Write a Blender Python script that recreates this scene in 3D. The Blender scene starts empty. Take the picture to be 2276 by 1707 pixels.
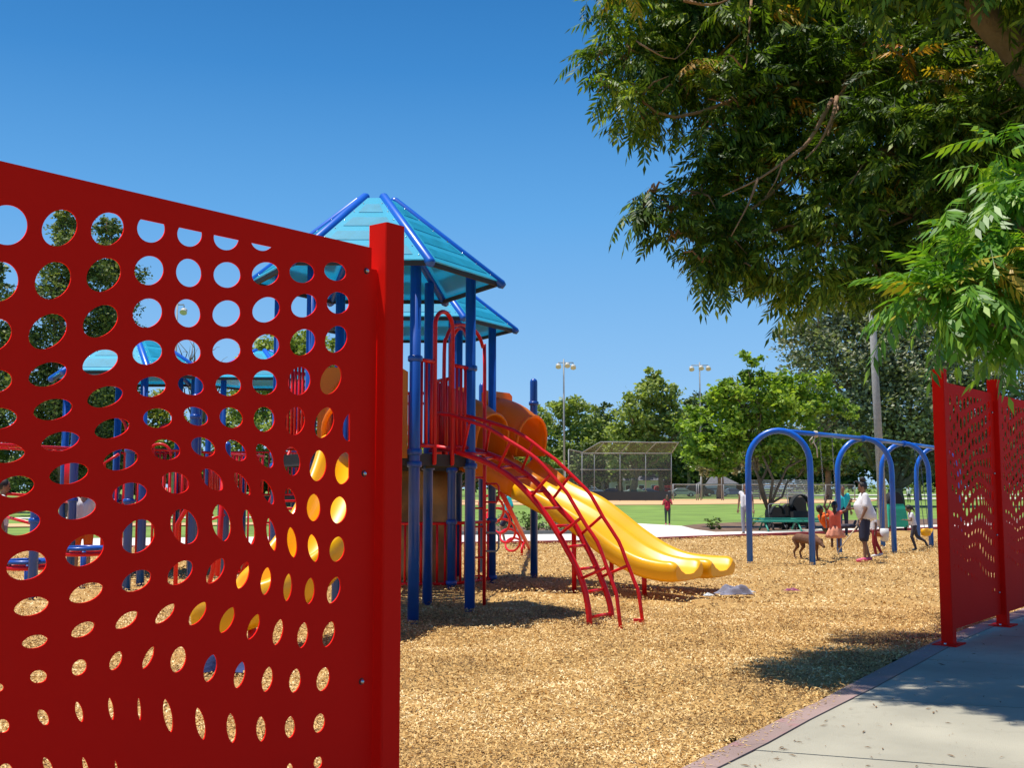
import bpy, math, random
import numpy as np
from mathutils import Vector, Matrix
R = math.radians
random.seed(7); rng = np.random.default_rng(11)
scene = bpy.context.scene
C = scene.collection

# ------------------------------------------------------------ camera, sky, sun, exposure
F = 2450.0                       # focal length in pixels of the 2276 px wide photograph
CAMH = 1.5
PITCH = math.atan(230.5 / F)
cam = bpy.data.cameras.new('camera'); camo = bpy.data.objects.new('camera', cam); C.objects.link(camo)
cam.sensor_width = 36; cam.lens = 36 * F / 2276; cam.clip_start = .05; cam.clip_end = 3000
camo.location = (0, 0, CAMH); camo.rotation_euler = (R(90) + PITCH, 0, 0)
scene.camera = camo
SUNV = Vector((.27, -.01, -1)).normalized()          # direction in which the sunlight travels
w = bpy.data.worlds.new('World'); scene.world = w; w.use_nodes = True
nt = w.node_tree; bg = nt.nodes['Background']
sky = nt.nodes.new('ShaderNodeTexSky'); sky.sky_type = 'NISHITA'; sky.sun_disc = False
sky.sun_elevation = math.asin(-SUNV.z); sky.sun_rotation = R(-100)
sky.air_density = 1.0; sky.dust_density = .3; sky.ozone_density = 3.0; sky.altitude = 100
hs = nt.nodes.new('ShaderNodeHueSaturation'); hs.inputs['Saturation'].default_value = 1.12; hs.inputs['Hue'].default_value = .5
nt.links.new(sky.outputs[0], hs.inputs['Color'])
# the photograph's deep blue, slightly hazier towards the horizon, mixed over the physical sky
wtc = nt.nodes.new('ShaderNodeTexCoord'); wse = nt.nodes.new('ShaderNodeSeparateXYZ'); wrp = nt.nodes.new('ShaderNodeValToRGB')
nt.links.new(wtc.outputs['Generated'], wse.inputs[0]); nt.links.new(wse.outputs['Z'], wrp.inputs[0])
we = wrp.color_ramp.elements; we[0].position = 0; we[0].color = (.36, .62, .93, 1); we[1].position = .9; we[1].color = (.02, .09, .36, 1)
for p_, c_ in ((.10, (.25, .52, .88)), (.24, (.115, .39, .80)), (.36, (.04, .245, .62)), (.48, (.010, .145, .44))):
    k_ = we.new(p_); k_.color = (*c_, 1)
wsc = nt.nodes.new('ShaderNodeVectorMath'); wsc.operation = 'SCALE'; wsc.inputs['Scale'].default_value = 6.6
nt.links.new(wrp.outputs[0], wsc.inputs[0])
wmx = nt.nodes.new('ShaderNodeMixRGB'); wmx.inputs[0].default_value = .9
nt.links.new(hs.outputs[0], wmx.inputs[1]); nt.links.new(wsc.outputs[0], wmx.inputs[2]); nt.links.new(wmx.outputs[0], bg.inputs['Color'])
bg.inputs['Strength'].default_value = .13
sl = bpy.data.lights.new('sun', 'SUN'); sl.energy = 4.8; sl.angle = R(.53); sl.color = (1, .95, .86)
so = bpy.data.objects.new('sun', sl); C.objects.link(so); so.rotation_euler = SUNV.to_track_quat('-Z', 'Y').to_euler()
scene.render.engine = 'CYCLES'
scene.view_settings.view_transform = 'Standard'; scene.view_settings.look = 'None'
scene.view_settings.exposure = 0.25; scene.view_settings.gamma = 1; scene.view_settings.use_curve_mapping = False
scene.cycles.max_bounces = 8; scene.cycles.transparent_max_bounces = 24

# ------------------------------------------------------------ measuring helpers
_c, _s = math.cos(PITCH), math.sin(PITCH)
def ray(px, py):
    x = (px - 1138) / F; u = (853.5 - py) / F
    return Vector((x, _c - u * _s, _s + u * _c))
def G(px, py, z=0.):
    d = ray(px, py); t = (z - CAMH) / d.z
    return Vector((d.x * t, d.y * t, z))
def D(px, py, Y):
    d = ray(px, py); t = Y / d.y
    return Vector((d.x * t, Y, CAMH + d.z * t))
def V(px, py, P0, dr):
    """point of the vertical plane through P0 along horizontal direction dr"""
    n = Vector((dr[1], -dr[0], 0)); d = ray(px, py)
    t = n.dot(Vector(P0) - Vector((0, 0, CAMH))) / n.dot(d)
    return Vector((0, 0, CAMH)) + d * t
def v3(*a): return Vector(a)

# ------------------------------------------------------------ materials
MATS = {}
def P(name, col, rough=.5, metal=0., var=.12, vs=3., bump=0., bs=60., coat=0., spec=.5, trans=0., coords='Object', dirt=0., dcol=(.2, .15, .1)):
    m = bpy.data.materials.new(name); m.use_nodes = True; t = m.node_tree; N = t.nodes; L = t.links
    b = N['Principled BSDF']; b.inputs['Roughness'].default_value = rough; b.inputs['Metallic'].default_value = metal
    b.inputs['Specular IOR Level'].default_value = spec; b.inputs['Coat Weight'].default_value = coat; b.inputs['Coat Roughness'].default_value = .15
    tc = N.new('ShaderNodeTexCoord')
    n1 = N.new('ShaderNodeTexNoise'); n1.inputs['Scale'].default_value = vs; n1.inputs['Detail'].default_value = 6
    L.new(tc.outputs[coords], n1.inputs['Vector'])
    rp = N.new('ShaderNodeValToRGB'); rp.color_ramp.elements[0].position = .3; rp.color_ramp.elements[1].position = .7
    c = Vector(col); rp.color_ramp.elements[0].color = (*(c * (1 - var)), 1); rp.color_ramp.elements[1].color = (*[min(1, k * (1 + var)) for k in c], 1)
    L.new(n1.outputs['Fac'], rp.inputs[0]); out = rp.outputs[0]
    if dirt:
        n2 = N.new('ShaderNodeTexNoise'); n2.inputs['Scale'].default_value = vs * 4; n2.inputs['Detail'].default_value = 9; n2.inputs['Roughness'].default_value = .7
        L.new(tc.outputs[coords], n2.inputs['Vector'])
        r2 = N.new('ShaderNodeMapRange'); r2.inputs[1].default_value = .55; r2.inputs[2].default_value = .75; r2.inputs[4].default_value = dirt
        L.new(n2.outputs['Fac'], r2.inputs[0]); mx = N.new('ShaderNodeMixRGB'); L.new(r2.outputs[0], mx.inputs[0]); L.new(out, mx.inputs[1]); mx.inputs[2].default_value = (*dcol, 1)
        out = mx.outputs[0]
    L.new(out, b.inputs['Base Color'])
    if bump:
        n3 = N.new('ShaderNodeTexNoise'); n3.inputs['Scale'].default_value = bs; n3.inputs['Detail'].default_value = 5
        L.new(tc.outputs[coords], n3.inputs['Vector'])
        bp = N.new('ShaderNodeBump'); bp.inputs['Strength'].default_value = bump; bp.inputs['Distance'].default_value = .02
        L.new(n3.outputs['Fac'], bp.inputs['Height']); L.new(bp.outputs[0], b.inputs['Normal'])
    if trans:
        tr = N.new('ShaderNodeBsdfTranslucent'); mx = N.new('ShaderNodeMixShader'); mx.inputs[0].default_value = trans
        L.new(out, tr.inputs['Color']); L.new(b.outputs[0], mx.inputs[1]); L.new(tr.outputs[0], mx.inputs[2]); L.new(mx.outputs[0], N['Material Output'].inputs[0])
    MATS[name] = m
    return m
def island_mat(name, stops, rough=.6, trans=0., spec=.3, noise=None, attr=False, tcol=None):
    """colour picked per loose piece (chip, leaf) from a ramp; leaves get some translucency"""
    m = bpy.data.materials.new(name); m.use_nodes = True; t = m.node_tree; N = t.nodes; L = t.links
    b = N['Principled BSDF']; b.inputs['Roughness'].default_value = rough; b.inputs['Specular IOR Level'].default_value = spec
    g = N.new('ShaderNodeNewGeometry'); rp = N.new('ShaderNodeValToRGB')
    e = rp.color_ramp.elements
    while len(e) < len(stops): e.new(.5)
    for k, (p, c) in enumerate(stops): e[k].position = p; e[k].color = (*c, 1)
    src = g.outputs['Random Per Island']
    if noise:
        tc = N.new('ShaderNodeTexCoord'); n1 = N.new('ShaderNodeTexNoise'); n1.inputs['Scale'].default_value = noise; n1.inputs['Detail'].default_value = 3
        L.new(tc.outputs['Object'], n1.inputs['Vector'])
        ma = N.new('ShaderNodeMath'); ma.operation = 'MULTIPLY_ADD'; ma.inputs[1].default_value = 1.6; ma.inputs[2].default_value = -.8
        L.new(n1.outputs['Fac'], ma.inputs[0]); mb = N.new('ShaderNodeMath'); mb.operation = 'ADD'; mb.use_clamp = True
        L.new(ma.outputs[0], mb.inputs[0]); L.new(src, mb.inputs[1]); src = mb.outputs[0]
    L.new(src, rp.inputs[0]); out = rp.outputs[0]
    if attr:
        at = N.new('ShaderNodeAttribute'); at.attribute_name = 'tint'
        r2 = N.new('ShaderNodeValToRGB'); q = r2.color_ramp.elements
        q[0].position = 0; q[0].color = (.30, .33, .03, 1); q[1].position = 1; q[1].color = (.62, .16, .04, 1); k = q.new(.5); k.color = (.55, .36, .04, 1)
        L.new(at.outputs['Fac'], r2.inputs[0])
        gt = N.new('ShaderNodeMath'); gt.operation = 'GREATER_THAN'; gt.inputs[1].default_value = .01; L.new(at.outputs['Fac'], gt.inputs[0])
        mx = N.new('ShaderNodeMixRGB'); L.new(gt.outputs[0], mx.inputs[0]); L.new(out, mx.inputs[1]); L.new(r2.outputs[0], mx.inputs[2]); out = mx.outputs[0]
    L.new(out, b.inputs['Base Color'])
    if trans:
        tr = N.new('ShaderNodeBsdfTranslucent'); mx = N.new('ShaderNodeMixShader'); mx.inputs[0].default_value = trans
        h = N.new('ShaderNodeMixRGB'); h.blend_type = 'MULTIPLY'; h.inputs[0].default_value = 1; h.inputs[2].default_value = (1.5, 1.6, .5, 1); L.new(out, h.inputs[1])
        L.new(h.outputs[0], tr.inputs['Color']); L.new(b.outputs[0], mx.inputs[1]); L.new(tr.outputs[0], mx.inputs[2]); L.new(mx.outputs[0], N['Material Output'].inputs[0])
    return m
def see_through(name, col, fac, rough=.5, metal=.0):
    m = P(name, col, rough, metal); t = m.node_tree; N = t.nodes; L = t.links
    tr = N.new('ShaderNodeBsdfTransparent'); mx = N.new('ShaderNodeMixShader'); mx.inputs[0].default_value = fac
    L.new(tr.outputs[0], mx.inputs[1]); L.new(N['Principled BSDF'].outputs[0], mx.inputs[2]); L.new(mx.outputs[0], N['Material Output'].inputs[0])
    return m

RED_FENCE = P('fence_red_powder_coat', (.95, .013, .007), .62, var=.03, vs=1.5, bump=.1, bs=700, spec=.05, dirt=.12, dcol=(.75, .03, .02))
RED = P('red_painted_tube', (.76, .006, .012), .38, var=.08, vs=5, coat=.1, spec=.35, dirt=.2, dcol=(.25, .03, .03))
BLUE = P('blue_painted_post', (.012, .085, .42), .34, var=.12, vs=4, coat=.2, dirt=.3, dcol=(.03, .09, .25))
BLUE2 = P('bright_blue_painted_tube', (.01, .13, .62), .35, var=.08, vs=4, coat=.2, dirt=.2, dcol=(.03, .1, .4))
YEL = P('yellow_moulded_plastic', (.98, .47, .002), .36, var=.06, vs=2, coat=.2, trans=.0, dirt=.28, dcol=(.72, .36, .03))
ORG_ = P('orange_moulded_plastic', (1.0, .33, .006), .36, var=.06, vs=2, coat=.15, trans=.5)
TEAL = P('turquoise_roof_plastic', (.07, .66, .88), .3, var=.06, vs=2, coat=.2, trans=.45)
TEAL2 = P('darker_turquoise_roof_mesh', (.025, .48, .68), .5, var=.12, vs=6, trans=.45)
STEEL = P('bolt_steel', (.6, .6, .6), .25, 1)
BLACK = P('dark_deck_coating', (.035, .035, .035), .7, bump=.2, bs=80)
ROCKM = P('brown_moulded_rock', (.38, .23, .10), .75, var=.3, vs=2.5, bump=.8, bs=6, dirt=.5, dcol=(.1, .05, .02))
CONC = P('sidewalk_concrete', (.42, .39, .30), .85, var=.22, vs=1.1, bump=.4, bs=150, dirt=.6, dcol=(.26, .235, .18))
WHITEC = P('far_path_concrete', (.72, .68, .60), .85, var=.05, vs=.6, bump=.1, bs=60)
KERB = P('kerb_worn_pink_paint', (.34, .235, .205), .8, var=.2, vs=1.2, bump=.4, bs=90, dirt=.8, dcol=(.38, .12, .15))
KERBF = P('kerb_red_paint', (.45, .07, .08), .8, var=.15, vs=2)
SOIL = P('bed_bark_soil', (.17, .10, .06), .95, var=.4, vs=2, bump=.6, bs=14)
DIRT = P('infield_clay', (.66, .40, .19), .95, var=.06, vs=.15)
GREY = P('galvanised_steel', (.30, .31, .31), .6, .1)
CHAINW = see_through('chain_link_mesh', (.30, .32, .33), .2)
SCREEN = P('dark_wind_screen', (.06, .075, .085), .8, var=.1, vs=.5)
BARK = P('tree_bark', (.19, .135, .085), .9, var=.3, vs=6, bump=.7, bs=25)
BARK2 = P('reddish_twig_bark', (.30, .16, .085), .8, var=.25, vs=10, bump=.4, bs=60)
WOODP = P('weathered_pole_wood', (.37, .355, .345), .85, var=.15, vs=8, bump=.3, bs=30)
BASEM = P('mulch_base', (.45, .27, .085), .95, var=.35, vs=30, bump=.6, bs=45)
CHIP = island_mat('wood_chip', [(0, (.15, .085, .03)), (.16, (.36, .21, .075)), (.5, (.60, .375, .13)), (.82, (.78, .535, .215)), (1, (.90, .72, .40))], .75, noise=.9)
def grass_mat():
    m = P('lawn_grass', (.17, .27, .04), .9, var=.3, vs=.35, bump=.5, bs=25, dirt=.35, dcol=(.26, .22, .08)); return m
LAWN = grass_mat()
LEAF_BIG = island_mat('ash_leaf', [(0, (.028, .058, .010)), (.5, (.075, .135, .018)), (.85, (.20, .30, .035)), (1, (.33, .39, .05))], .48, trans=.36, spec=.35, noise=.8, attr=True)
LEAF_NEAR = island_mat('sunlit_ash_leaf', [(0, (.06, .15, .014)), (.5, (.11, .26, .025)), (.85, (.19, .36, .03)), (1, (.30, .43, .04))], .45, trans=.3, spec=.4, noise=2, attr=True)  # fresher, brighter copy of ash_leaf; sunlight is put into its greens
LEAF_BRIGHT = island_mat('bright_green_leaf', [(0, (.11, .19, .025)), (.5, (.21, .33, .04)), (1, (.38, .48, .07))], .5, trans=.35, noise=.7)
LEAF_MID = island_mat('mid_green_leaf', [(0, (.13, .18, .04)), (.5, (.27, .33, .085)), (1, (.46, .50, .20))], .5, trans=.3, noise=.3)
LEAF_OLIVE = island_mat('olive_grey_leaf', [(0, (.10, .115, .065)), (.5, (.27, .28, .17)), (1, (.50, .49, .34))], .6, trans=.15, noise=.3)
LEAF_CON = island_mat('conifer_needles', [(0, (.03, .055, .02)), (.5, (.075, .12, .035)), (1, (.22, .26, .07))], .6, trans=.15, noise=.35)
LEAF_CONL = island_mat('sunlit_conifer_needles', [(0, (.04, .06, .025)), (.5, (.12, .165, .05)), (1, (.34, .36, .13))], .6, trans=.2, noise=.35)  # paler copy of conifer_needles, sunlight on the clumps put into the colour
LEAF_YEL = island_mat('yellowish_leaf', [(0, (.11, .14, .02)), (.5, (.24, .27, .05)), (1, (.42, .40, .10))], .5, trans=.3, noise=.5)
LEAF_BUSH = island_mat('shrub_leaf', [(0, (.04, .09, .015)), (.5, (.10, .17, .03)), (1, (.22, .26, .09))], .5, trans=.25, noise=1.5)
RUBBER = P('black_rubber', (.02, .02, .02), .7)

# ------------------------------------------------------------ mesh builder
ORG = {}
class MB:
    def __init__(s): s.v = []; s.f = []; s.sm = []
    def add(s, vs, fs, smooth=False):
        o = len(s.v); s.v += [Vector(a) for a in vs]; s.f += [tuple(i + o for i in f) for f in fs]; s.sm += [smooth] * len(fs); return s
    def box(s, c, size, rz=0., M=None):
        c = Vector(c); hx, hy, hz = size[0] / 2, size[1] / 2, size[2] / 2
        M = M or Matrix.Rotation(rz, 3, 'Z')
        vs = [c + M @ Vector((x * hx, y * hy, z * hz)) for z in (-1, 1) for x, y in ((-1, -1), (1, -1), (1, 1), (-1, 1))]
        return s.add(vs, [(3, 2, 1, 0), (4, 5, 6, 7), (0, 1, 5, 4), (1, 2, 6, 5), (2, 3, 7, 6), (3, 0, 4, 7)])
    def bar(s, a, b, w, h):
        a = Vector(a); b = Vector(b); d = (b - a); L = d.length; d.normalize()
        sd = d.cross(Vector((0, 0, 1)));
        if sd.length < 1e-3: sd = Vector((1, 0, 0))
        sd.normalize(); up = sd.cross(d)
        M = Matrix((sd, d, up)).transposed()
        return s.box((a + b) / 2, (w, L, h), M=M)
    def tube(s, pts, r, seg=10, round_=False, closed=False, cap=True):
        pts = [Vector(p) for p in pts]; n = len(pts)
        rs = list(r) if hasattr(r, '__len__') else [r] * n
        if round_ and not closed:
            t0 = (pts[0] - pts[1]).normalized(); t1 = (pts[-1] - pts[-2]).normalized()
            pts = [pts[0] + t0 * rs[0] * .75] + pts + [pts[-1] + t1 * rs[-1] * .75]
            rs = [rs[0] * .6] + rs + [rs[-1] * .6]; n += 2
        T = []
        for i in range(n):
            if closed: t = pts[(i + 1) % n] - pts[i - 1]
            else: t = pts[min(i + 1, n - 1)] - pts[max(i - 1, 0)]
            T.append(t.normalized() if t.length > 1e-9 else Vector((0, 0, 1)))
        a = Vector((0, 0, 1)) if abs(T[0].z) < .9 else Vector((1, 0, 0))
        u = (a - T[0] * a.dot(T[0])).normalized(); vs = []
        for i in range(n):
            u = (u - T[i] * u.dot(T[i])).normalized(); w_ = T[i].cross(u)
            vs += [pts[i] + (u * math.cos(k * 2 * math.pi / seg) + w_ * math.sin(k * 2 * math.pi / seg)) * rs[i] for k in range(seg)]
        fs = []
        m = n if closed else n - 1
        for i in range(m):
            a0 = i * seg; b0 = ((i + 1) % n) * seg
            fs += [(a0 + k, a0 + (k + 1) % seg, b0 + (k + 1) % seg, b0 + k) for k in range(seg)]
        s.add(vs, fs, True)
        if cap and not closed:
            o = len(s.v) - n * seg
            s.f += [tuple(o + k for k in reversed(range(seg))), tuple(o + (n - 1) * seg + k for k in range(seg))]; s.sm += [False, False]
        return s
    def ball(s, c, r, seg=12, rings=8, M=None):
        c = Vector(c); r = r if hasattr(r, '__len__') else (r, r, r); vs = []; fs = []
        for i in range(rings + 1):
            th = math.pi * i / rings
            for k in range(seg):
                ph = 2 * math.pi * k / seg
                p = Vector((r[0] * math.sin(th) * math.cos(ph), r[1] * math.sin(th) * math.sin(ph), r[2] * math.cos(th)))
                vs.append(c + (M @ p if M else p))
        for i in range(rings):
            fs += [(i * seg + k, (i + 1) * seg + k, (i + 1) * seg + (k + 1) % seg, i * seg + (k + 1) % seg) for k in range(seg)]
        return s.add(vs, fs, True)
    def prism(s, pts, off):
        """closed polygon (any plane) extruded by vector off"""
        pts = [Vector(p) for p in pts]; n = len(pts); off = Vector(off)
        nrm = sum(((pts[i].cross(pts[(i + 1) % n])) for i in range(n)), Vector())
        if nrm.dot(off) > 0: pts = pts[::-1]
        fs = [tuple(range(n)), tuple(reversed(range(n, 2 * n)))] + [(i, i + n, (i + 1) % n + n, (i + 1) % n) for i in range(n)]
        return s.add(pts + [p + off for p in pts], fs)
    def loft(s, secs, closed=True, smooth=True, caps=True):
        n = len(secs[0]); o = len(s.v); vs = [p for q in secs for p in q]; fs = []
        for i in range(len(secs) - 1):
            for k in range(n if closed else n - 1):
                a = i * n + k; b = i * n + (k + 1) % n
                fs.append((a, b, b + n, a + n))
        s.add(vs, fs, smooth)
        if caps and closed:
            s.f += [tuple(o + k for k in reversed(range(n))), tuple(o + (len(secs) - 1) * n + k for k in range(n))]; s.sm += [False, False]
        return s
    def build(s, name, m, parent=None):
        if parent is not None: og = ORG[parent.name]
        else:
            xs = [p.x for p in s.v]; ys = [p.y for p in s.v]; zs = [p.z for p in s.v]
            og = Vector(((min(xs) + max(xs)) / 2, (min(ys) + max(ys)) / 2, min(zs)))
        me = bpy.data.meshes.new(name); me.from_pydata([p - og for p in s.v], [], s.f)
        me.polygons.foreach_set('use_smooth', s.sm); me.update()
        return link(name, me, m, parent, og)
def link(name, me, m, parent=None, og=None):
    o = bpy.data.objects.new(name, me); C.objects.link(o)
    if m is not None and not me.materials: me.materials.append(m)
    if parent is not None: o.parent = parent; ORG[o.name] = ORG[parent.name]
    else: o.location = og; ORG[o.name] = Vector(og)
    return o
def tag(o, label=None, cat=None, group=None, kind=None):
    if label: o['label'] = label
    if cat: o['category'] = cat
    if group: o['group'] = group
    if kind: o['kind'] = kind
    return o
def thing(name, label, cat, loc=(0, 0, 0), group=None):
    o = bpy.data.objects.new(name, None); C.objects.link(o); o.location = loc; o.empty_display_size = .1
    ORG[o.name] = Vector(loc); return tag(o, label, cat, group)
def structure(o): o['kind'] = 'structure'; return o
def np_mesh(name, verts, faces_n, idx, smooth=False):
    """verts (N,3); all faces with faces_n corners, idx flat"""
    me = bpy.data.meshes.new(name); me.vertices.add(len(verts)); me.vertices.foreach_set('co', np.asarray(verts, np.float32).ravel())
    nf = len(idx) // faces_n; me.loops.add(len(idx)); me.loops.foreach_set('vertex_index', np.asarray(idx, np.int32))
    me.polygons.add(nf); me.polygons.foreach_set('loop_start', np.arange(0, nf * faces_n, faces_n, dtype=np.int32)); me.polygons.foreach_set('loop_total', np.full(nf, faces_n, np.int32))
    if smooth: me.polygons.foreach_set('use_smooth', np.ones(nf, bool))
    me.update(calc_edges=True); me.validate(); return me
def plate_mesh(name, outer, holes, thick):
    """flat plate in its own XY plane with real holes, made by filling a 2D curve"""
    cu = bpy.data.curves.new(name, 'CURVE'); cu.dimensions = '2D'; cu.fill_mode = 'BOTH'; cu.extrude = thick / 2
    for poly in [outer] + holes:
        sp = cu.splines.new('POLY'); sp.points.add(len(poly) - 1); sp.use_cyclic_u = True
        for k, (x, y) in enumerate(poly): sp.points[k].co = (x, y, 0, 1)
    o = bpy.data.objects.new(name, cu); C.objects.link(o); bpy.context.view_layer.update()
    me = bpy.data.meshes.new_from_object(o.evaluated_get(bpy.context.evaluated_depsgraph_get())); me.name = name
    bpy.data.objects.remove(o); bpy.data.curves.remove(cu); return me
def remesh(mb, voxel, smooth=3):
    me = bpy.data.meshes.new('body'); me.from_pydata([tuple(p) for p in mb.v], [], mb.f); me.update()
    o = bpy.data.objects.new('body', me); C.objects.link(o)
    md = o.modifiers.new('r', 'REMESH'); md.mode = 'VOXEL'; md.voxel_size = voxel; md.use_smooth_shade = True
    ms = o.modifiers.new('s', 'SMOOTH'); ms.iterations = smooth; ms.factor = .5
    bpy.context.view_layer.update()
    r = bpy.data.meshes.new_from_object(o.evaluated_get(bpy.context.evaluated_depsgraph_get()))
    bpy.data.objects.remove(o); r.polygons.foreach_set('use_smooth', [True] * len(r.polygons)); return r
def arc(c, r, a0, a1, n, U, W):
    return [Vector(c) + Vector(U) * (r * math.cos(a0 + (a1 - a0) * k / n)) + Vector(W) * (r * math.sin(a0 + (a1 - a0) * k / n)) for k in range(n + 1)]
UP = Vector((0, 0, 1))
# ------------------------------------------------------------ ground, chips, kerbs, paths
def poly_sheet(name, pts, z, m, thick=0.):
    b = MB(); pts = [Vector((p[0], p[1], z)) for p in pts]
    area = sum(pts[i].x * pts[(i + 1) % len(pts)].y - pts[(i + 1) % len(pts)].x * pts[i].y for i in range(len(pts)))
    if area < 0: pts.reverse()
    if thick: b.prism(pts, (0, 0, -thick))
    else: b.add(pts, [tuple(range(len(pts)))])
    return structure(b.build(name, m))
b = MB(); b.add([(-1400, -300, -.07), (1400, -300, -.07), (1400, 1500, -.07), (-1400, 1500, -.07)], [(0, 1, 2, 3)])
structure(b.build('ground', LAWN))

KIN = [G(*p, .05) for p in [(1521, 1705), (1605, 1663), (1710, 1611), (1763, 1584), (1816, 1561), (1886, 1523), (2009, 1460), (2079, 1424.6), (2167, 1390), (2276, 1352)]]
KOUT = [G(*p, .05) for p in [(1598, 1705), (1703, 1652.6), (1798, 1600), (1868, 1565), (1938, 1530), (2061, 1463), (2131, 1424.6), (2223, 1386), (2300, 1361)]]
def extend(l, n0, n1):
    a = l[0] + (l[0] - l[1]).normalized() * n0; z = l[-1] + (l[-1] - l[-2]).normalized() * n1
    return [a] + l + [z]
KIN = extend(KIN, 6, 25); KOUT = extend(KOUT, 6, 25)
FAR = [G(*p) for p in [(-400, 1229), (0, 1224), (500, 1217), (930, 1213), (1287, 1207), (1486, 1199), (1700, 1191), (1896, 1183.5), (2074, 1176), (2500, 1163)]]
BED = [Vector((p.x - .03, p.y, 0)) for p in KIN] + [Vector((38, 44, 0))] + FAR[::-1] + [Vector((-28, 20, 0)), Vector((-14, -6, 0))]
def inside(poly, X, Y):
    c = np.zeros(len(X), bool); n = len(poly)
    for i in range(n):
        x0, y0, x1, y1 = poly[i].x, poly[i].y, poly[i - 1].x, poly[i - 1].y
        if y0 == y1: continue
        k = ((y0 > Y) != (y1 > Y)) & (X < (x1 - x0) * (Y - y0) / (y1 - y0) + x0); c ^= k
    return c
def mound(X, Y):
    return .018 * np.sin(X * 2.1 + 1.3 * np.sin(Y * .9)) * np.cos(Y * 1.7 + X * .6) + .012 * np.sin(X * 4.7 + Y * 3.1) + .008 * np.sin(Y * 7.9 - X * 5.3)
# the chip bed itself: a finely gridded sheet with low mounds
gx = np.arange(-29, 40, .25); gy = np.arange(-6, 46, .25)
XX, YY = np.meshgrid(gx, gy); Z = mound(XX, YY) - .015
vid = np.arange(XX.size).reshape(XX.shape)
cx = XX[:-1, :-1] + .125; cy = YY[:-1, :-1] + .125
ok = inside(BED, cx.ravel(), cy.ravel()).reshape(cx.shape)
q = np.stack([vid[:-1, :-1], vid[:-1, 1:], vid[1:, 1:], vid[1:, :-1]], -1)[ok]
me = np_mesh('wood_chip_bed', np.stack([XX.ravel(), YY.ravel(), Z.ravel()], 1), 4, q.ravel(), True)
me.materials.append(BASEM); structure(link('wood_chip_bed', me, None, None, Vector((0, 0, 0))))
def chips(n, y0, y1, scale, margin, lump=0):
    Y = np.sqrt(rng.uniform(y0 * y0, y1 * y1, n)); X = rng.uniform(-1, 1, n) * (.47 * Y + margin)
    k = inside(BED, X, Y); X = X[k]; Y = Y[k]; n = len(X)
    Ln = rng.uniform(.012, .036, n) ** 1.0 * scale; W = rng.uniform(.0025, .0062, n) * scale; yaw = rng.uniform(0, np.pi, n); pit = rng.normal(0, .22, n); roll = rng.normal(0, .5, n)
    d = np.stack([np.cos(yaw) * np.cos(pit), np.sin(yaw) * np.cos(pit), np.sin(pit)], 1)
    s = np.stack([-np.sin(yaw) * np.cos(roll), np.cos(yaw) * np.cos(roll), np.sin(roll)], 1)
    c = np.stack([X, Y, mound(X, Y) + rng.uniform(-.004, .022, n) * scale], 1)
    bend = rng.uniform(-.006, .012, n)[:, None] * np.array([[0, 0, 1.]]) * scale
    a = c - d * Ln[:, None] / 2; m_ = c + bend; e = c + d * Ln[:, None] / 2; w_ = s * W[:, None]
    vs = np.stack([a - w_ * .5, a + w_ * .5, m_ - w_ * 1., m_ + w_ * 1., e - w_ * .35, e + w_ * .35], 1).reshape(-1, 3)
    o = (np.arange(n) * 6)[:, None]
    idx = (o + np.array([[0, 2, 3, 1, 2, 4, 5, 3]])).ravel()
    return vs, idx
vv, ii, o = [], [], 0
for a in [(95000, 3.2, 7.5, 1., 1.2), (140000, 7.5, 14, 1.2, 1.0), (120000, 14, 34, 1.9, .8)]:
    vs, idx = chips(*a); vv.append(vs); ii.append(idx + o); o += len(vs)
me = np_mesh('wood_chips', np.concatenate(vv), 4, np.concatenate(ii)); me.materials.append(CHIP)
tag(link('wood_chips', me, None, None, Vector((0, 0, 0))), 'loose tan wood chips covering the playground bed', kind='stuff')

# kerb along the sidewalk, in lengths
kb = structure(MB().prism([KIN[0], KOUT[0], KOUT[1], KIN[1]], (0, 0, -.2)).build('kerb', KERB))
for i in range(1, min(len(KIN), len(KOUT)) - 1):
    e0 = (KIN[i + 1] - KIN[i]).normalized() * .004
    MB().prism([KIN[i] + e0, KOUT[i] + e0, KOUT[i + 1], KIN[i + 1]], (0, 0, -.2)).build('kerb_length', KERB, kb)
# sidewalk slabs between joints
def kcut(px, py): return G(px, py, .045)
J = [(G(1450, 1790, .045), G(2100, 1840, .045)), (kcut(1672, 1668), kcut(2100, 1701)), (kcut(1893, 1553), kcut(2212, 1571)), (kcut(2058, 1466), kcut(2276, 1480)), (kcut(2165, 1411), kcut(2290, 1417)), (kcut(2240, 1380), kcut(2330, 1384)), (kcut(2330, 1352), kcut(2450, 1356))]
sw = structure(MB().prism([KOUT[0] - v3(0, 0, .03), v3(16, -4, .02), v3(30, 22, .02), KOUT[-1] - v3(0, 0, .03)] + [p - v3(0, 0, .03) for p in KOUT[-2:0:-1]], (0, 0, -.12)).build('sidewalk', P('joint_grit', (.12, .11, .09), .95)))
def onk(q):       # nearest point of the kerb polyline
    best = None
    for i in range(len(KOUT) - 1):
        a, b_ = KOUT[i], KOUT[i + 1]; t = max(0, min(1, (q - a).dot(b_ - a) / (b_ - a).length_squared)); p = a + (b_ - a) * t
        if best is None or (p - q).length < best[0]: best = ((p - q).length, i + t, p)
    return best
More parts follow.
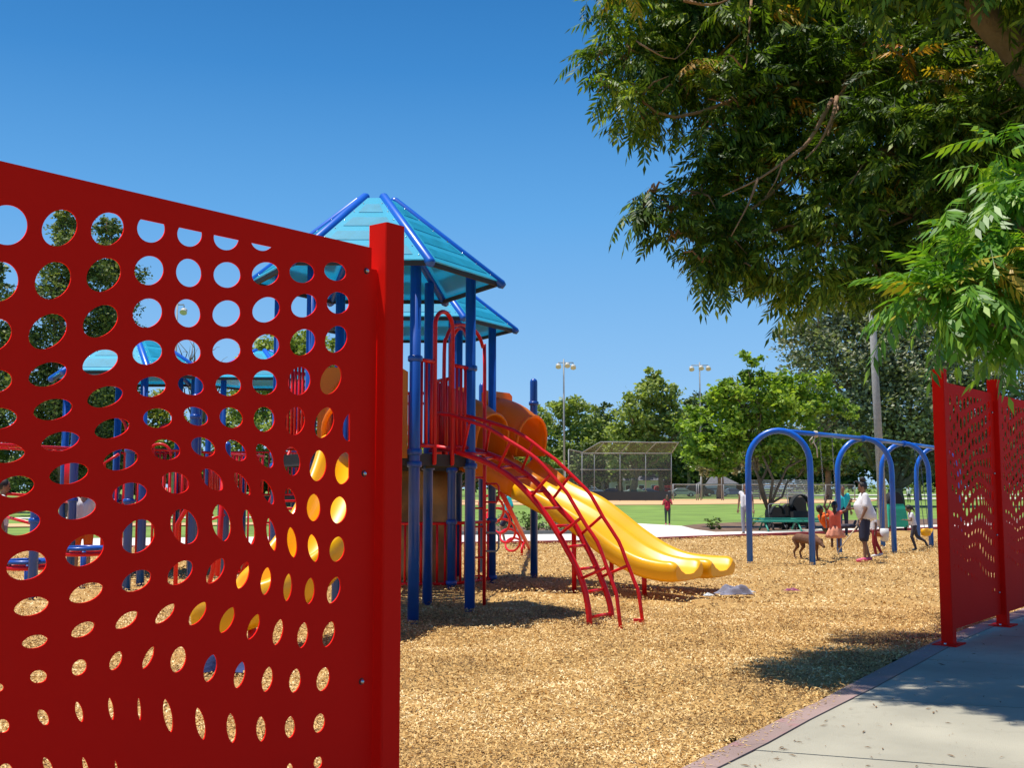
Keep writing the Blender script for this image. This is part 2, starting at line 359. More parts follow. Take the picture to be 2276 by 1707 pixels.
for k in range(len(J) - 1):
    (a0, a1), (b0, b1) = J[k], J[k + 1]
    ra = a0 + (a1 - a0).normalized() * 11; rb = b0 + (b1 - b0).normalized() * 11
    _, ta, pa = onk(a0); _, tb, pb = onk(b0)
    mid = [KOUT[i].copy() for i in range(int(ta) + 1, int(tb) + 1)]
    off = Vector((.012, 0, 0)); g = (ra - pa).normalized().cross(UP) * -.010
    poly = [pa + off + g] + [m_ + off for m_ in mid] + [pb + off - g, rb - g, ra + g]
    for p in poly: p.z = .045
    MB().prism(poly, (0, 0, -.06)).build('slab', CONC, sw)
# litter on the sidewalk
def px_of_(p):
    q = Vector(p) - v3(0, 0, CAMH); dz = q.y * _c + q.z * _s; return 1138 + F * q.x / dz, 853.5 - F * (-q.y * _s + q.z * _c) / dz
bm_ = MB()
for k in range(520):
    px = random.uniform(1600, 2276); py = random.uniform(1420, 1706)
    if random.random() < .5: q__ = random.choice(KOUT[1:-2]); q__ = px_of_(q__); px = q__[0] + abs(random.gauss(0, 50)); py = q__[1] + random.uniform(-20, 20)
    p = G(px, py, .05)
    if onk(p)[0] < .1 or p.x < onk(p)[2].x: continue
    a = random.uniform(0, 3.14); L = random.choice([.01, .012, .016, .02, .025, .03, .045, .07]); d = v3(math.cos(a), math.sin(a), 0) * L; s = v3(-d.y, d.x, 0) * random.uniform(.06, .22)
    bm_.add([p - d * .5, p + s * .5 + v3(0, 0, .004), p + d * .5, p - s * .5 + v3(0, 0, .004)], [(0, 1, 2, 3)])
tag(bm_.build('leaf_litter', P('dry_leaf', (.22, .12, .05), .8, var=.4)), 'dry leaf bits and twigs scattered on the sidewalk', kind='stuff')

sp = MB()
for k in range(420):
    i = random.randint(1, 8); q_ = KIN[i].lerp(KIN[i + 1] if i < 9 else KIN[i], random.random()); q_ = q_ + v3(abs(random.gauss(0, .06)), random.uniform(-.05, .05), .004)
    a = random.uniform(0, 3.14); L = random.uniform(.012, .035); d = v3(math.cos(a), math.sin(a), random.uniform(-.1, .2)) * L; s_2 = v3(-math.sin(a), math.cos(a), 0) * .004
    sp.add([q_ - d * .5, q_ + s_2, q_ + d * .5, q_ - s_2], [(0, 1, 2, 3)])
tag(sp.build('spilled_chips', CHIP), 'wood chips spilled over the edge of the pink kerb', kind='stuff')
# far kerb, path, planting beds, infield
fk = MB()
for i in range(len(FAR) - 1):
    a, c = FAR[i], FAR[i + 1]; o_ = v3(0, .16, 0)
    fk.prism([v3(a.x, a.y, .07), v3(c.x, c.y, .07), v3(c.x, c.y, .07) + o_, v3(a.x, a.y, .07) + o_], (0, 0, -.2))
structure(fk.build('far_kerb', KERBF))
near = [p + v3(0, .16, 0) for p in FAR]
farp = [G(*p) for p in [(2500, 1156), (2074, 1169.5), (1896, 1176), (1700, 1184), (1590, 1186), (1545, 1180), (1515, 1172), (1412, 1166), (1395, 1172), (1360, 1188), (1287, 1190), (930, 1194), (500, 1198), (0, 1202), (-400, 1206)]]
poly_sheet('path', near + farp, .05, WHITEC, .1)
poly_sheet('planting_bed', [G(*p) for p in [(1512, 1171), (1545, 1179.5), (1590, 1185.6), (1700, 1183.6), (1896, 1175.6), (2074, 1169), (2400, 1158), (2400, 1150), (2000, 1156), (1700, 1160), (1560, 1166)]], .03, SOIL, .1)
poly_sheet('planting_bed', [G(*p) for p in [(700, 1195.5), (930, 1193.5), (1287, 1189.5), (1300, 1180), (1100, 1170), (700, 1180)]], .03, SOIL, .1)
bk = MB(); 
for a, c in ((( 700, 1196), (930, 1194)), ((930, 1194), (1287, 1190))):
    a = G(*a); c = G(*c); bk.prism([v3(a.x, a.y - .1, .16), v3(c.x, c.y - .1, .16), v3(c.x, c.y + .1, .16), v3(a.x, a.y + .1, .16)], (0, 0, -.2))
structure(bk.build('bed_edging', P('grey_edging', (.17, .17, .16), .9)))
poly_sheet('infield', [G(*p, -.06) for p in [(900, 1123), (1300, 1123.5), (1500, 1122.5), (1850, 1118.5), (1940, 1114.5), (1960, 1110.5), (1700, 1109.5), (1300, 1111), (900, 1113)]], -.03, DIRT)
for r_ in ([(1880, 1110.5), (2500, 1108.5), (2500, 1106.5), (1880, 1108)], [(1790, 1101.5), (2500, 1099.5), (2500, 1098.5), (1790, 1100)], [(-300, 1176), (600, 1168), (600, 1163), (-300, 1168)], [(-300, 1156), (700, 1152), (700, 1150), (-300, 1153)]):
    poly_sheet('field_path', [G(*p, -.06) for p in r_], -.025, WHITEC if r_[0][1] != 1176 else DIRT)
poly_sheet('road', [G(*p, -.06) for p in [(900, 1104.5), (2500, 1102.5), (2500, 1101.9), (900, 1103.2)]], -.02, P('asphalt', (.06, .06, .065), .9))

# ------------------------------------------------------------ the perforated red fence
FD = v3(.623, .782, 0).normalized(); FN = v3(FD.y, -FD.x, 0)
PW = .11
def post_from_arris(px, py, H):
    a = G(px, py, H); return Vector((a.x, a.y, 0)) - (FN - FD) * PW / 2
C0 = post_from_arris(860, 492.7, 2.62)
Zt = {1: (0, 340, 3.317), 2: (440, 440, 3.319), 3: (0, 800, 3.317), 4: (440, 800, 3.319), 5: (0, 1250, 3.63), 6: (440, 1250, 3.63)}
HOLES = """1 50 530 153 148 0 0|1 437 552 145 122 50 0|1 790 560 130 115 45 1|1 1112 556 104 104 0 1|1 1397 597 93 93 0 1|2 208 290 95 95 0 1|2 475 300 90 90 0 1
1 -5 947 150 138 60 0|1 388 940 150 122 50 0|1 762 898 140 112 42 0|1 1097 866 112 105 40 0|1 1390 883 105 94 -75 0|2 213 567 101 95 0 0|2 496 560 102 86 15 0|2 765 548 93 78 -5 0|2 1010 541 84 68 -20 0
1 -60 1347 155 115 30 0|1 350 1316 158 113 38 0|1 738 1240 145 104 38 0|1 1085 1180 116 102 40 0|1 1381 1181 105 95 -70 0|2 208 852 107 94 30 0|2 501 824 108 88 32 0|2 780 793 99 83 30 0|2 1031 773 84 81 0 0
3 -40 160 130 85 12 0|3 350 107 148 85 17 0|1 738 1543 140 85 22 0|1 1085 1471 112 88 15 0|1 1382 1465 98 87 -15 0|2 209 1125 105 88 10 0|2 498 1097 106 88 30 0|2 771 1065 105 87 50 0|2 1017 1042 104 78 65 0
3 -15 432 142 78 5 0|3 388 366 148 76 12 0|3 773 272 138 73 17 0|3 1114 198 110 74 8 0|3 1405 186 98 72 -15 0|2 222 1381 96 80 0 0|2 490 1363 92 90 0 0|2 745 1350 105 82 75 0|2 977 1340 114 72 68 0
3 30 685 155 76 0 0|3 443 602 147 70 12 0|3 824 505 134 70 15 0|3 1160 430 108 73 0 0|3 1443 416 94 66 -20 0|4 243 427 88 75 -20 0|4 486 438 92 78 90 0|4 714 451 104 72 80 0|4 929 463 118 68 72 0|4 1132 485 118 64 74 2
3 115 935 140 78 10 0|3 506 839 148 75 12 0|3 887 737 134 75 14 0|3 1220 661 108 76 -8 0|3 1496 642 94 66 -25 0|4 277 668 92 62 -45 0|4 490 708 99 54 -60 0|4 690 748 107 62 -84 0|4 883 781 115 62 83 0|4 1072 800 119 62 80 2
3 152 1204 148 88 12 0|3 567 1095 144 80 12 0|3 954 987 130 80 10 0|3 1288 908 106 78 -12 0|4 103 885 102 58 -45 0|4 323 916 98 40 -56 0|4 509 975 100 38 -66 0|4 680 1040 98 42 -78 0|4 851 1090 101 51 88 0|4 1035 1108 100 60 82 0
3 193 1516 152 104 15 0|3 622 1405 152 105 30 0|3 1014 1301 140 108 45 0|3 1357 1229 134 98 -70 0|4 171 1203 137 68 -80 0|4 373 1232 132 42 -80 0|4 540 1287 124 34 -80 0|4 692 1346 113 36 -84 0|4 849 1389 103 40 -82 0|4 1024 1397 94 55 80 0
5 251 356 146 72 14 0|5 693 247 146 72 22 0|5 1098 150 130 75 28 0|3 1325 1570 115 68 42 0|4 126 1558 108 52 58 0|6 359 105 114 46 72 0|6 546 152 113 42 82 0|6 721 202 112 34 84 0|6 898 231 107 40 84 0|6 1092 225 112 50 74 0
5 279 641 108 52 12 0|5 667 544 106 52 27 0|5 1019 467 108 48 36 0|5 1330 416 108 42 45 0|6 -5 415 112 48 55 0|6 232 467 115 46 64 0|6 444 521 110 40 68 0|6 643 565 108 38 76 0|6 842 589 105 42 80 0|6 1052 581 108 46 74 0
5 -20 1012 50 34 0 0|5 309 924 70 52 8 0|5 637 850 72 54 50 0|5 932 796 84 42 62 0|5 1194 770 100 30 64 0|5 1436 786 108 60 74 0|6 96 856 114 50 75 0|6 333 910 110 42 76 0|6 557 945 104 42 78 0|6 780 956 98 46 80 0|6 1007 945 98 50 76 0
5 20 1322 56 55 0 0|5 347 1252 68 42 -62 0|5 637 1208 84 30 -76 0|5 894 1183 92 22 -82 0|5 1122 1184 94 15 -87 0|5 1353 1238 138 36 -80 0|5 1615 1303 132 38 -80 0|6 268 1339 119 39 -86 0|6 507 1346 102 40 90 0|6 740 1332 88 42 86 0|6 976 1299 80 44 75 0
5 45 1680 56 54 0 0|5 385 1648 80 34 -66 0|5 690 1655 85 22 -74 0|6 740 1675 50 28 90 0|6 966 1617 50 34 75 0|5 940 1668 70 12 -80 0"""
SLABT = .006
def near_uv(px, py):
    p = V(px, py, C0, (FD.x, FD.y)); return (p - C0).dot(FD), p.z
UTOP = near_uv(826, 549); ULOW = near_uv(838, 571)
vclip = (near_uv(232, 470)[1] + near_uv(606, 549)[1]) / 2
uclip = near_uv(440 + 1115 / 3.319, 1000)[0]
rows = []
for line in HOLES.split('\n'):
    row = []
    for h in line.split('|'):
        z, cx_, cy_, a, b_, ang, fl = [float(t) for t in h.split()]
        ox, oy, sc = Zt[int(z)]; th = R(ang); ratio = b_ / a; pw = .45 if ratio < .3 else .28 if ratio < .5 else .12 if ratio < .62 else 0
        pts = []
        for k in range(36):
            t = 2 * math.pi * k / 36; x = a * math.cos(t); y = b_ * math.sin(t) * abs(math.sin(t)) ** pw
            px = cx_ + x * math.cos(th) + y * math.sin(th); py = cy_ - x * math.sin(th) + y * math.cos(th)
            u, v = near_uv(ox + px / sc, oy + py / sc)
            if fl == 1: v = min(v, vclip)
            if fl == 2: u = min(u, uclip)
            if pts and (abs(pts[-1][0] - u) + abs(pts[-1][1] - v)) < 1e-4: continue
            pts.append((u, v))
        row.append(pts)
    rows.append(row)
def cent(p): return sum(a for a, _ in p) / len(p), sum(b_ for _, b_ in p) / len(p)
# the four columns that lie left of the picture on the near panel but show on the far ones
shift = [.05, .13, .21, .24]
for ri, row in enumerate(rows):
    base = min(row, key=lambda p: cent(p)[0]); c0 = cent(base)
    for k in range(1, 5):
        du = -.15 * k; dv = shift[k - 1] * (1 if ri < 9 else .45)
        s_ = .8 if k > 2 else .9
        th = -.5 if k == 2 else -.25
        q_ = []
        for (u, v) in base:
            x, y = (u - c0[0]) * s_ * .85, (v - c0[1]) * s_
            q_.append((c0[0] + du + x * math.cos(th) - y * math.sin(th), min(c0[1] + dv + x * math.sin(th) + y * math.cos(th), vclip)))
        q2 = [q_[0]]
        for t in q_[1:]:
            if abs(t[0] - q2[-1][0]) + abs(t[1] - q2[-1][1]) > 1e-4: q2.append(t)
        if len(q2) > 5 and cent(q2)[1] < vclip - .02: row.append(q2)
allh = []
def rad(p):
    c_ = cent(p); return max(math.hypot(a - c_[0], b_ - c_[1]) for a, b_ in p)
def seg_gap(p, q_): return min(math.hypot(a - c_, b_ - d) for a, b_ in p for c_, d in q_)
for row in rows:
    for p in row:
        c_ = cent(p)
        if min(b_ for _, b_ in p) < .3: continue
        if all(math.hypot(c_[0] - cent(x)[0], c_[1] - cent(x)[1]) > rad(p) + rad(x) or seg_gap(p, x) > .012 for x in allh if abs(cent(x)[0] - c_[0]) < .5): allh.append(p)
umin = min(a for p in allh for a, _ in p)
WNEAR = -umin + .08                        # from the post centre to the far end of the near panel
VT = (UTOP[1] + near_uv(0, 360)[1]) / 2
def fence_panel(parent, origin, width, vtop, vbot, holes, notch=True):
    u0 = -PW / 2 - .002
    outer = [(-width, vbot), (u0, vbot), (u0, vtop - .09)] + [(u0 - .035, vtop - .09), (u0 - .035, vtop), (-width, vtop)]
    me = plate_mesh('panel', outer, holes, SLABT)
    M = Matrix((FD, UP, FD.cross(UP))).transposed().to_4x4()
    og = ORG[parent.name]; M.translation = origin - og
    me.transform(M); return link('panel', me, RED_FENCE, parent)
def fence_post(parent, c, H, base=True):
    M = Matrix((FD, FN, UP)).transposed(); b = MB(); r_ = .008; h = PW / 2
    prof = []
    for sx, sy in ((1, 1), (-1, 1), (-1, -1), (1, -1)):
        a0 = math.atan2(sy, sx)
        for k in (-1, 0, 1):
            a = a0 + k * math.pi / 4; prof.append((sx * (h - r_) + r_ * math.cos(a), sy * (h - r_) + r_ * math.sin(a)))
    z0 = .02
    b.loft([[c + M @ Vector((x, y, z)) for x, y in prof] for z in (z0, H)], smooth=False)
    p = b.build('post', RED_FENCE, parent)
    if base:
        b = MB(); b.box(c + v3(0, 0, .052 if c.x > 2 else .014), (.30, .22, .012), M=M); b.build('base_plate', RED_FENCE, parent)
        for sx in (-1, 1):
            MB().tube([c + M @ Vector((sx * .115, 0, .05)), c + M @ Vector((sx * .115, 0, .075))], .012, 8).build('anchor_bolt', STEEL, parent)
    return p
RUBBER_S = P('dark_washer', (.04, .01, .01), .4)
def screws(parent, c, hs):
    for h in hs:
        for sd in (-1,):
            p = c + FD * (-PW / 2 - .065) + UP * h
            MB().tube([p + FN * .002, p + FN * .0045], .014, 14).build('washer', RUBBER_S, parent); MB().ball(p + FN * .007, (.0105, .0105, .0105), 12, 8).build('screw', STEEL, parent)
f1 = thing('perforated_fence', 'large red perforated metal fence panel and square post in the left foreground', 'fence', C0, 'red perforated fence sections')
fence_post(f1, C0, 2.62)
fence_panel(f1, C0, WNEAR, VT, .14, allh)
screws(f1, C0, [near_uv(817, 603)[1], near_uv(811, 1053)[1], near_uv(804, 1515)[1], .22])
CL = C0 - FD * (WNEAR + PW / 2 + .002); fence_post(f1, CL, 2.62)
C1 = post_from_arris(2095, 824, 2.60); C1 = C0 + FD * (C1 - C0).dot(FD)
dd = ray(2222, 1200); t_ = 0
# second and third posts further along the same line
A = np.array([[FD.x, -dd.x], [FD.y, -dd.y]]); s_, _ = np.linalg.solve(A, -np.array([C0.x, C0.y])); C2 = C0 + FD * float(s_)
W2 = (C2 - C1).length; C3 = C2 + FD * W2
f2 = thing('perforated_fence', 'distant red perforated metal fence with posts on base plates beside the sidewalk', 'fence', C1, 'red perforated fence sections')
k_ = (W2 - PW - .0) / WNEAR
hs2 = [[(u * k_ + (-PW / 2 * (1 - k_)), v) for u, v in p] for p in allh]
for i_, (c_, H) in enumerate(((C1, 2.62), (C2, 2.66), (C3, 2.66))):
    fence_post(f2, c_, H)
for c_, H in ((C2, 2.66), (C3, 2.66)):
    fence_panel(f2, c_, W2 - PW / 2 - .002, VT, .17, hs2); screws(f2, c_, [2.3, 1.65, 1.0, .4])
# ------------------------------------------------------------ play structure
def hexv(c, r, z=0., rot=0.): return [Vector((c[0] + r * math.cos(R(rot + 60 * k)), c[1] + r * math.sin(R(rot + 60 * k)), z)) for k in range(6)]
def roof(par, c, r, zb, zt, rt, rot=0., n_pads=4):
    bot = hexv(c, r, zb, rot); top = hexv(c, rt, zt, rot)
    for k in range(6):
        d = (bot[k] - top[k]).normalized()
        rb = MB().tube([top[k] - d * .06, bot[k] + d * .04], .058, 12, round_=True).build('roof_rib', BLUE2, par)
        a, b_, c_, e = bot[k], bot[(k + 1) % 6], top[(k + 1) % 6], top[k]
        n = (b_ - a).cross(e - a).normalized();
        if n.z < 0: n = -n
        off = n * .02
        pn = MB().prism([a + off, b_ + off, c_ + off, e + off], -n * .014).build('roof_panel', TEAL, par)
        pads = MB()
        for j in range(n_pads):
            t0 = .07 + j * (.9 / n_pads); t1 = t0 + .9 / n_pads - .085
            def q(t, s): 
                L_ = a.lerp(e, t); R_ = b_.lerp(c_, t); w_ = (R_ - L_).length; s2 = min(.15 / w_, .3)
                return L_.lerp(R_, s2 if s < 0 else 1 - s2) + off
            pads.prism([q(t0, -1), q(t0, 1), q(t1, 1), q(t1, -1)], n * .006)
        pads.build('roof_pad', TEAL2, pn)['kind'] = 'stuff'
        # bolts along the ribs and the lower frame
        bo = MB()
        for j in range(7):
            for L0, L1, s in ((a, e, 1), (b_, c_, -1)):
                p = L0.lerp(L1, .06 + j * .14) + (b_ - a).normalized() * s * .085 + n * .022
                bo.ball(p, .009, 6, 4)
        bo.build('bolts', STEEL, pn)['kind'] = 'stuff'
        MB().bar(a - n * .03, b_ - n * .03, .035, .05).build('roof_edge', BLACK, par)
        m_ = (a.lerp(e, .5) - n * .03, b_.lerp(c_, .5) - n * .03)
        MB().bar(m_[0], m_[1], .04, .03).build('roof_brace', P_DK, par)
P_DK = P('dark_green_frame', (.02, .09, .08), .6)
def collar(par, p, z, r=.085):
    MB().tube([v3(p.x, p.y, z - .035), v3(p.x, p.y, z - .025), v3(p.x, p.y, z + .025), v3(p.x, p.y, z + .035)], [r * .85, r, r, r * .85], 14).build('collar', BLUE, par)
def pole(par, p, z1, r=.0635, dome=False, z0=-.05):
    b = MB(); pts = [v3(p.x, p.y, z0), v3(p.x, p.y, z1)]; rs = [r, r]
    if dome:
        for k in range(1, 5):
            a = k * math.pi / 8; pts.append(v3(p.x, p.y, z1 + r * math.sin(a))); rs.append(r * math.cos(a))
        b.tube(pts, rs, 16)
    else: b.tube(pts, rs, 16)
    return b.build('post', BLUE, par)
def barrier(par, a, b_, z0, z1, n, m=RED, solid=None):
    """rail frame with upright bars between two points, each bar its own piece"""
    A_, B_ = v3(a.x, a.y, 0), v3(b_.x, b_.y, 0)
    f = MB().tube([A_ + UP * z1, B_ + UP * z1], .024, 8).build('barrier', m, par)
    MB().tube([A_ + UP * z0, B_ + UP * z0], .024, 8).build('rail', m, f)
    for k in range(n):
        p = A_.lerp(B_, (k + .5) / n); MB().tube([p + UP * z0, p + UP * z1], .0175, 8).build('bar', m, f)
    return f
def hexdeck(par, c, r, z, rot=0.):
    d = MB().prism(hexv(c, r, z, rot), (0, 0, -.05)).build('deck', BLACK, par)
    for k in range(6):
        a = hexv(c, r, z - .06, rot)[k]; b_ = hexv(c, r, z - .06, rot)[(k + 1) % 6]; MB().bar(a, b_, .04, .14).build('deck_edge', BLACK, par)
def usection(w, h, t, bank=0.):
    """closed outline of a slide trough: half width w, wall height h"""
    o = [(-w + .03, -.10), (-w - .02, -.04), (-w - .04, h * .55), (-w - .02, h - .02), (-w + .03, h + .015), (-w + .08, h - .02), (-w + .13, h * .5), (-w + .19, .05), (-w + .27, .0)]
    p = o + [(0, -.012)] + [(-x, y) for x, y in reversed(o)]
    return p + [(w - .2, -.105), (0, -.11), (-w + .2, -.105)]
def sweep(path, sec, m, par, name, endround=True):
    path = [Vector(p) for p in path]; n = len(path); secs = []
    for i in range(n):
        t = path[min(i + 1, n - 1)] - path[max(i - 1, 0)]; th = Vector((t.x, t.y, 0)).normalized(); t.normalize()
        lat = Vector((th.y, -th.x, 0)); up = lat.cross(t).normalized()
        if up.z < 0: up = -up
        secs.append([path[i] - lat * x + up * y for x, y in sec])
    if endround:   # roll the lip of the exit down
        t = (path[-1] - path[-2]).normalized(); c0 = path[-1]
        for k, (d, s) in enumerate(((.05, .93), (.085, .8), (.10, .62))):
            secs.append([c0 + t * d + (q - c0) * 1.0 * Vector((1, 1, 1)).x + UP * 0 for q in [c0 + (q_ - c0).dot(UP) * UP * s + ((q_ - c0) - (q_ - c0).dot(UP) * UP) * (1 - (1 - s) * .15) for q_ in secs[n - 1]]])
    return MB().loft(secs).build(name, m, par)
def smooth_path(pts, n):
    """Catmull-Rom through control points"""
    pts = [Vector(p) for p in pts]; P_ = [pts[0] * 2 - pts[1]] + pts + [pts[-1] * 2 - pts[-2]]; out = []
    for i in range(1, len(P_) - 2):
        for k in range(n):
            t = k / n; a, b_, c_, d = P_[i - 1:i + 3]
            out.append(.5 * ((2 * b_) + (c_ - a) * t + (2 * a - 5 * b_ + 4 * c_ - d) * t * t + (3 * b_ - a - 3 * c_ + d) * t ** 3))
    out.append(pts[-1]); return out

T1 = (-1.69, 13.47); T2 = (-1.5, 17.75); HR = 1.18; DZ = 1.88
ps = thing('play_structure', 'big red blue and yellow playground structure with turquoise hexagonal roofs and double slide', 'playground equipment', (-1.6, 15.5, 0))
roof(ps, T1, 1.53, 4.03, 5.02, .27)
roof(ps, T2, 1.53, 4.06, 5.05, .27)
H1 = hexv(T1, HR); H2 = hexv(T2, HR)
def roofz(k, T, c): return c + .12
for k in range(6):
    pole(ps, H1[k], 4.03 + .18); pole(ps, H2[k], 4.06 + .18)
    for z in (DZ + .02, DZ - .12): collar(ps, H1[k], z); collar(ps, H2[k], z)
hexdeck(ps, T1, HR - .05, DZ); hexdeck(ps, T2, HR - .05, DZ)
PS = G(1187, 1283); PS.z = 0
pole(ps, PS, 3.3, dome=True); collar(ps, PS, 2.93); collar(ps, PS, DZ)
PS2 = PS + v3(-.9, .85, 0); pole(ps, PS2, 3.3, dome=True)
# deck strip between tower 2 and the slide post, bridge between the towers
MB().prism([H2[0] + UP * DZ, PS + UP * DZ, PS2 + UP * DZ, H2[1] + UP * DZ], (0, 0, -.06)).build('deck', BLACK, ps)
for i in range(9):
    y0 = H1[1].y + .02 + i * (H2[5].y - H1[1].y) / 9; y1 = y0 + (H2[5].y - H1[1].y) / 9 - .03
    MB().prism([v3(-2.1, y0, DZ - .02), v3(-1.15, y0, DZ - .02), v3(-1.15, y1, DZ - .02), v3(-2.1, y1, DZ - .02)], (0, 0, -.05)).build('bridge_plank', BLACK, ps)
barrier(ps, v3(-1.13, H1[1].y, 0), v3(-.98, H2[5].y, 0), DZ, DZ + .95, 16)
barrier(ps, v3(-2.15, H1[2].y, 0), v3(-2.1, H2[4].y, 0), DZ, DZ + .95, 16)
# ladder face of tower 1 (H1[5] = front right post, H1[0] = right post)
def on(a, b_, t, z=0.): p = a.lerp(b_, t); return v3(p.x, p.y, z)
for s0, s1, nb in ((.07, .32, 3), (.70, .94, 3)):
    barrier(ps, on(H1[5], H1[0], s0), on(H1[5], H1[0], s1), DZ + .1, DZ + 1.08, nb)
def hoop(par, a, b_, z0, ztop, r=.026, za=None):
    w_ = (Vector((b_.x, b_.y, 0)) - Vector((a.x, a.y, 0))); c = w_.length / 2; u = w_.normalized(); m_ = v3((a.x + b_.x) / 2, (a.y + b_.y) / 2, ztop - c)
    pts = [v3(a.x, a.y, z0)] + [m_ - u * c * math.cos(math.pi * k / 12) + UP * c * math.sin(math.pi * k / 12) for k in range(13)] + [v3(b_.x, b_.y, z0 if za is None else za)]
    return MB().tube(pts, r, 10, round_=True).build('hoop_rail', RED, par)
hoop(ps, on(H1[5], H1[0], .34), on(H1[5], H1[0], .66), DZ - .1, 3.58)
hoop(ps, on(H1[0], H1[1], .05), on(H1[0], H1[1], .45), DZ, 3.5)
barrier(ps, on(H1[0], H1[1], .5), on(H1[0], H1[1], .95), DZ + .1, DZ + 1.0, 4)
# tall hoop whose outer leg runs to the ground as a climbing pole with hand loops
foot = G(1076, 1341); px0 = v3(-.86, 13.9, 0)
pts = [v3(px0.x, px0.y, DZ)] + [px0 + (v3(foot.x, foot.y, 0) - px0) * s + UP * z for s, z in ((0, 3.2), (.05, 3.4), (.18, 3.55), (.35, 3.6), (.6, 3.6), (.82, 3.52), (.95, 3.36), (1, 3.1))] + [v3(foot.x, foot.y, -.05)]
MB().tube(smooth_path(pts, 3), .024, 10).build('climbing_pole', RED, ps)
for k in range(5):
    z = .35 + k * .32; sx = 1 if k % 2 else -1
    c = v3(foot.x, foot.y, z)
    MB().tube([c, c + v3(.16 * sx, -.02, .0), c + v3(.19 * sx, -.02, .04), c + v3(.19 * sx, -.02, .2), c + v3(.16 * sx, -.02, .24), c + UP * .24], .013, 8).build('hand_loop', RED if k != 1 else GREY, ps)
# other upper barriers of both towers
for a, b_ in ((H1[3], H1[4]), (H1[2], H1[3])): barrier(ps, on(a, b_, .07), on(a, b_, .93), DZ + .1, DZ + 1.05, 8)
for a, b_ in ((H2[1], H2[2]), (H2[2], H2[3]), (H2[3], H2[4]), (H2[5], H2[4])): barrier(ps, on(a, b_, .07), on(a, b_, .93), DZ + .1, DZ + 1.05, 8)
for k in (5, 0):
    collar(ps, H1[k], DZ + 1.08)
# slanted red play panel seen behind the hoop
MB().prism([v3(-1.1, 14.7, 2.0), v3(-.6, 14.6, 2.0), v3(-.6, 14.6, 2.75), v3(-1.1, 14.7, 2.95)], (0, .03, 0)).build('play_panel', RED, ps)
# lower level of tower 2: red fence and moulded rock wall
barrier(ps, on(H2[4], H2[5], .05), on(H2[4], H2[5], .97), .06, .96, 9)
barrier(ps, on(H2[5], H2[0], .04), on(H2[5], H2[0], .95), .06, .96, 8)
for k in (4, 5, 0): collar(ps, H2[k], .98); collar(ps, H2[k], .08)
rk = MB(); secs = []
for i in range(15):
    x = -2.75 + i * 1.78 / 14; row = []
    for j in range(13):
        z = -.05 + j * 1.86 / 12
        row.append(v3(x - .04 * j / 12 * (1 if i > 10 else 0), 17.45 + .12 * math.sin(i * .9 + j * .6) + .07 * math.sin(j * 1.7 - i * .5) + .05 * random.random(), z))
    secs.append(row + [v3(x, 17.75, 1.8), v3(x, 17.75, -.05)])
rk.loft(secs, smooth=True).build('rock_wall', ROCKM, ps)
# orange panel and hood on the front left face, with the curling slide below it
def frame_at(O, U, W): 
    M = Matrix((U, W, U.cross(W))).transposed().to_4x4(); M.translation = O; return M
def hood_panel(par, a, b_, z0, z1, wi, zi, m):
    """flat board with an arched opening, between two posts"""
    U = (b_ - a).normalized(); L = (b_ - a).length; c = L / 2
    outer = [(.08, 0), (L - .08, 0), (L - .08, z1 - z0 - .05), (L - .16, z1 - z0), (.16, z1 - z0), (.08, z1 - z0 - .05)]
    hole = [(c - wi, .06)] + [(c - wi * math.cos(t), zi - wi + wi * math.sin(t)) for t in [math.pi * k / 10 for k in range(11)]] + [(c + wi, .06)]
    me = plate_mesh('hood_panel', outer, [hole], .03); M = frame_at(v3(a.x, a.y, z0) - ORG[par.name], U, UP); me.transform(M)
    return link('hood_panel', me, m, par)
hp1 = hood_panel(ps, H1[4], H1[5], DZ - .05, 2.86, .36, .8, ORG_)
s_path = smooth_path([v3(-1.70, 12.45, 1.86), v3(-1.70, 12.1, 1.8), v3(-1.72, 11.55, 1.40), v3(-1.83, 11.05, .98), v3(-2.02, 10.65, .66), v3(-2.28, 10.38, .42), v3(-2.55, 10.28, .30), v3(-2.72, 10.28, .28)], 5)
sec = usection(.36, .28, .04)
sweep(s_path, sec, YEL, ps, 'curved_slide')
MB().tube([v3(-2.4, 10.35, -.05), v3(-2.4, 10.35, .28)], .04, 10).build('slide_foot', RED, ps)
# small orange hood above the curved slide
def hood(par, S, d, L, w, z0, zt, m, name='slide_hood', flare=.0):
    """arched shell over the top of a slide, thickness 3 cm"""
    lat = Vector((d.y, -d.x, 0)); secs = []
    for i in range(7):
        t = i / 6; c = S + d * (L * t); k = 1 + flare * t
        ztop = zt - .10 * t - .24 * t * t
        # legs shorten towards the mouth so that the opening slants
        zl = z0 + (.0 if t < .5 else .0)
        prof = []
        for rr in (1., .93):
            row = [(-w * k * rr, zl)] + [(-w * k * rr * math.cos(a), (ztop - w * .95) + w * .95 * rr * math.sin(a)) for a in [math.pi * q / 12 for q in range(13)]] + [(w * k * rr, zl)]
            prof.append(row)
        ring = prof[0] + prof[1][::-1]
        secs.append([c + lat * x + UP * z + d * (.16 * t * (z - z0)) for x, z in ring])
    b = MB().loft(secs)
    lip = [p + d * .01 for p in secs[-1][:15]]
    b.tube(lip, .028, 8)
    return b.build(name, m, par)
hood(ps, v3(-1.70, 12.42, 0), v3(0, -1, 0), .35, .36, DZ + .1, 2.8, ORG_)
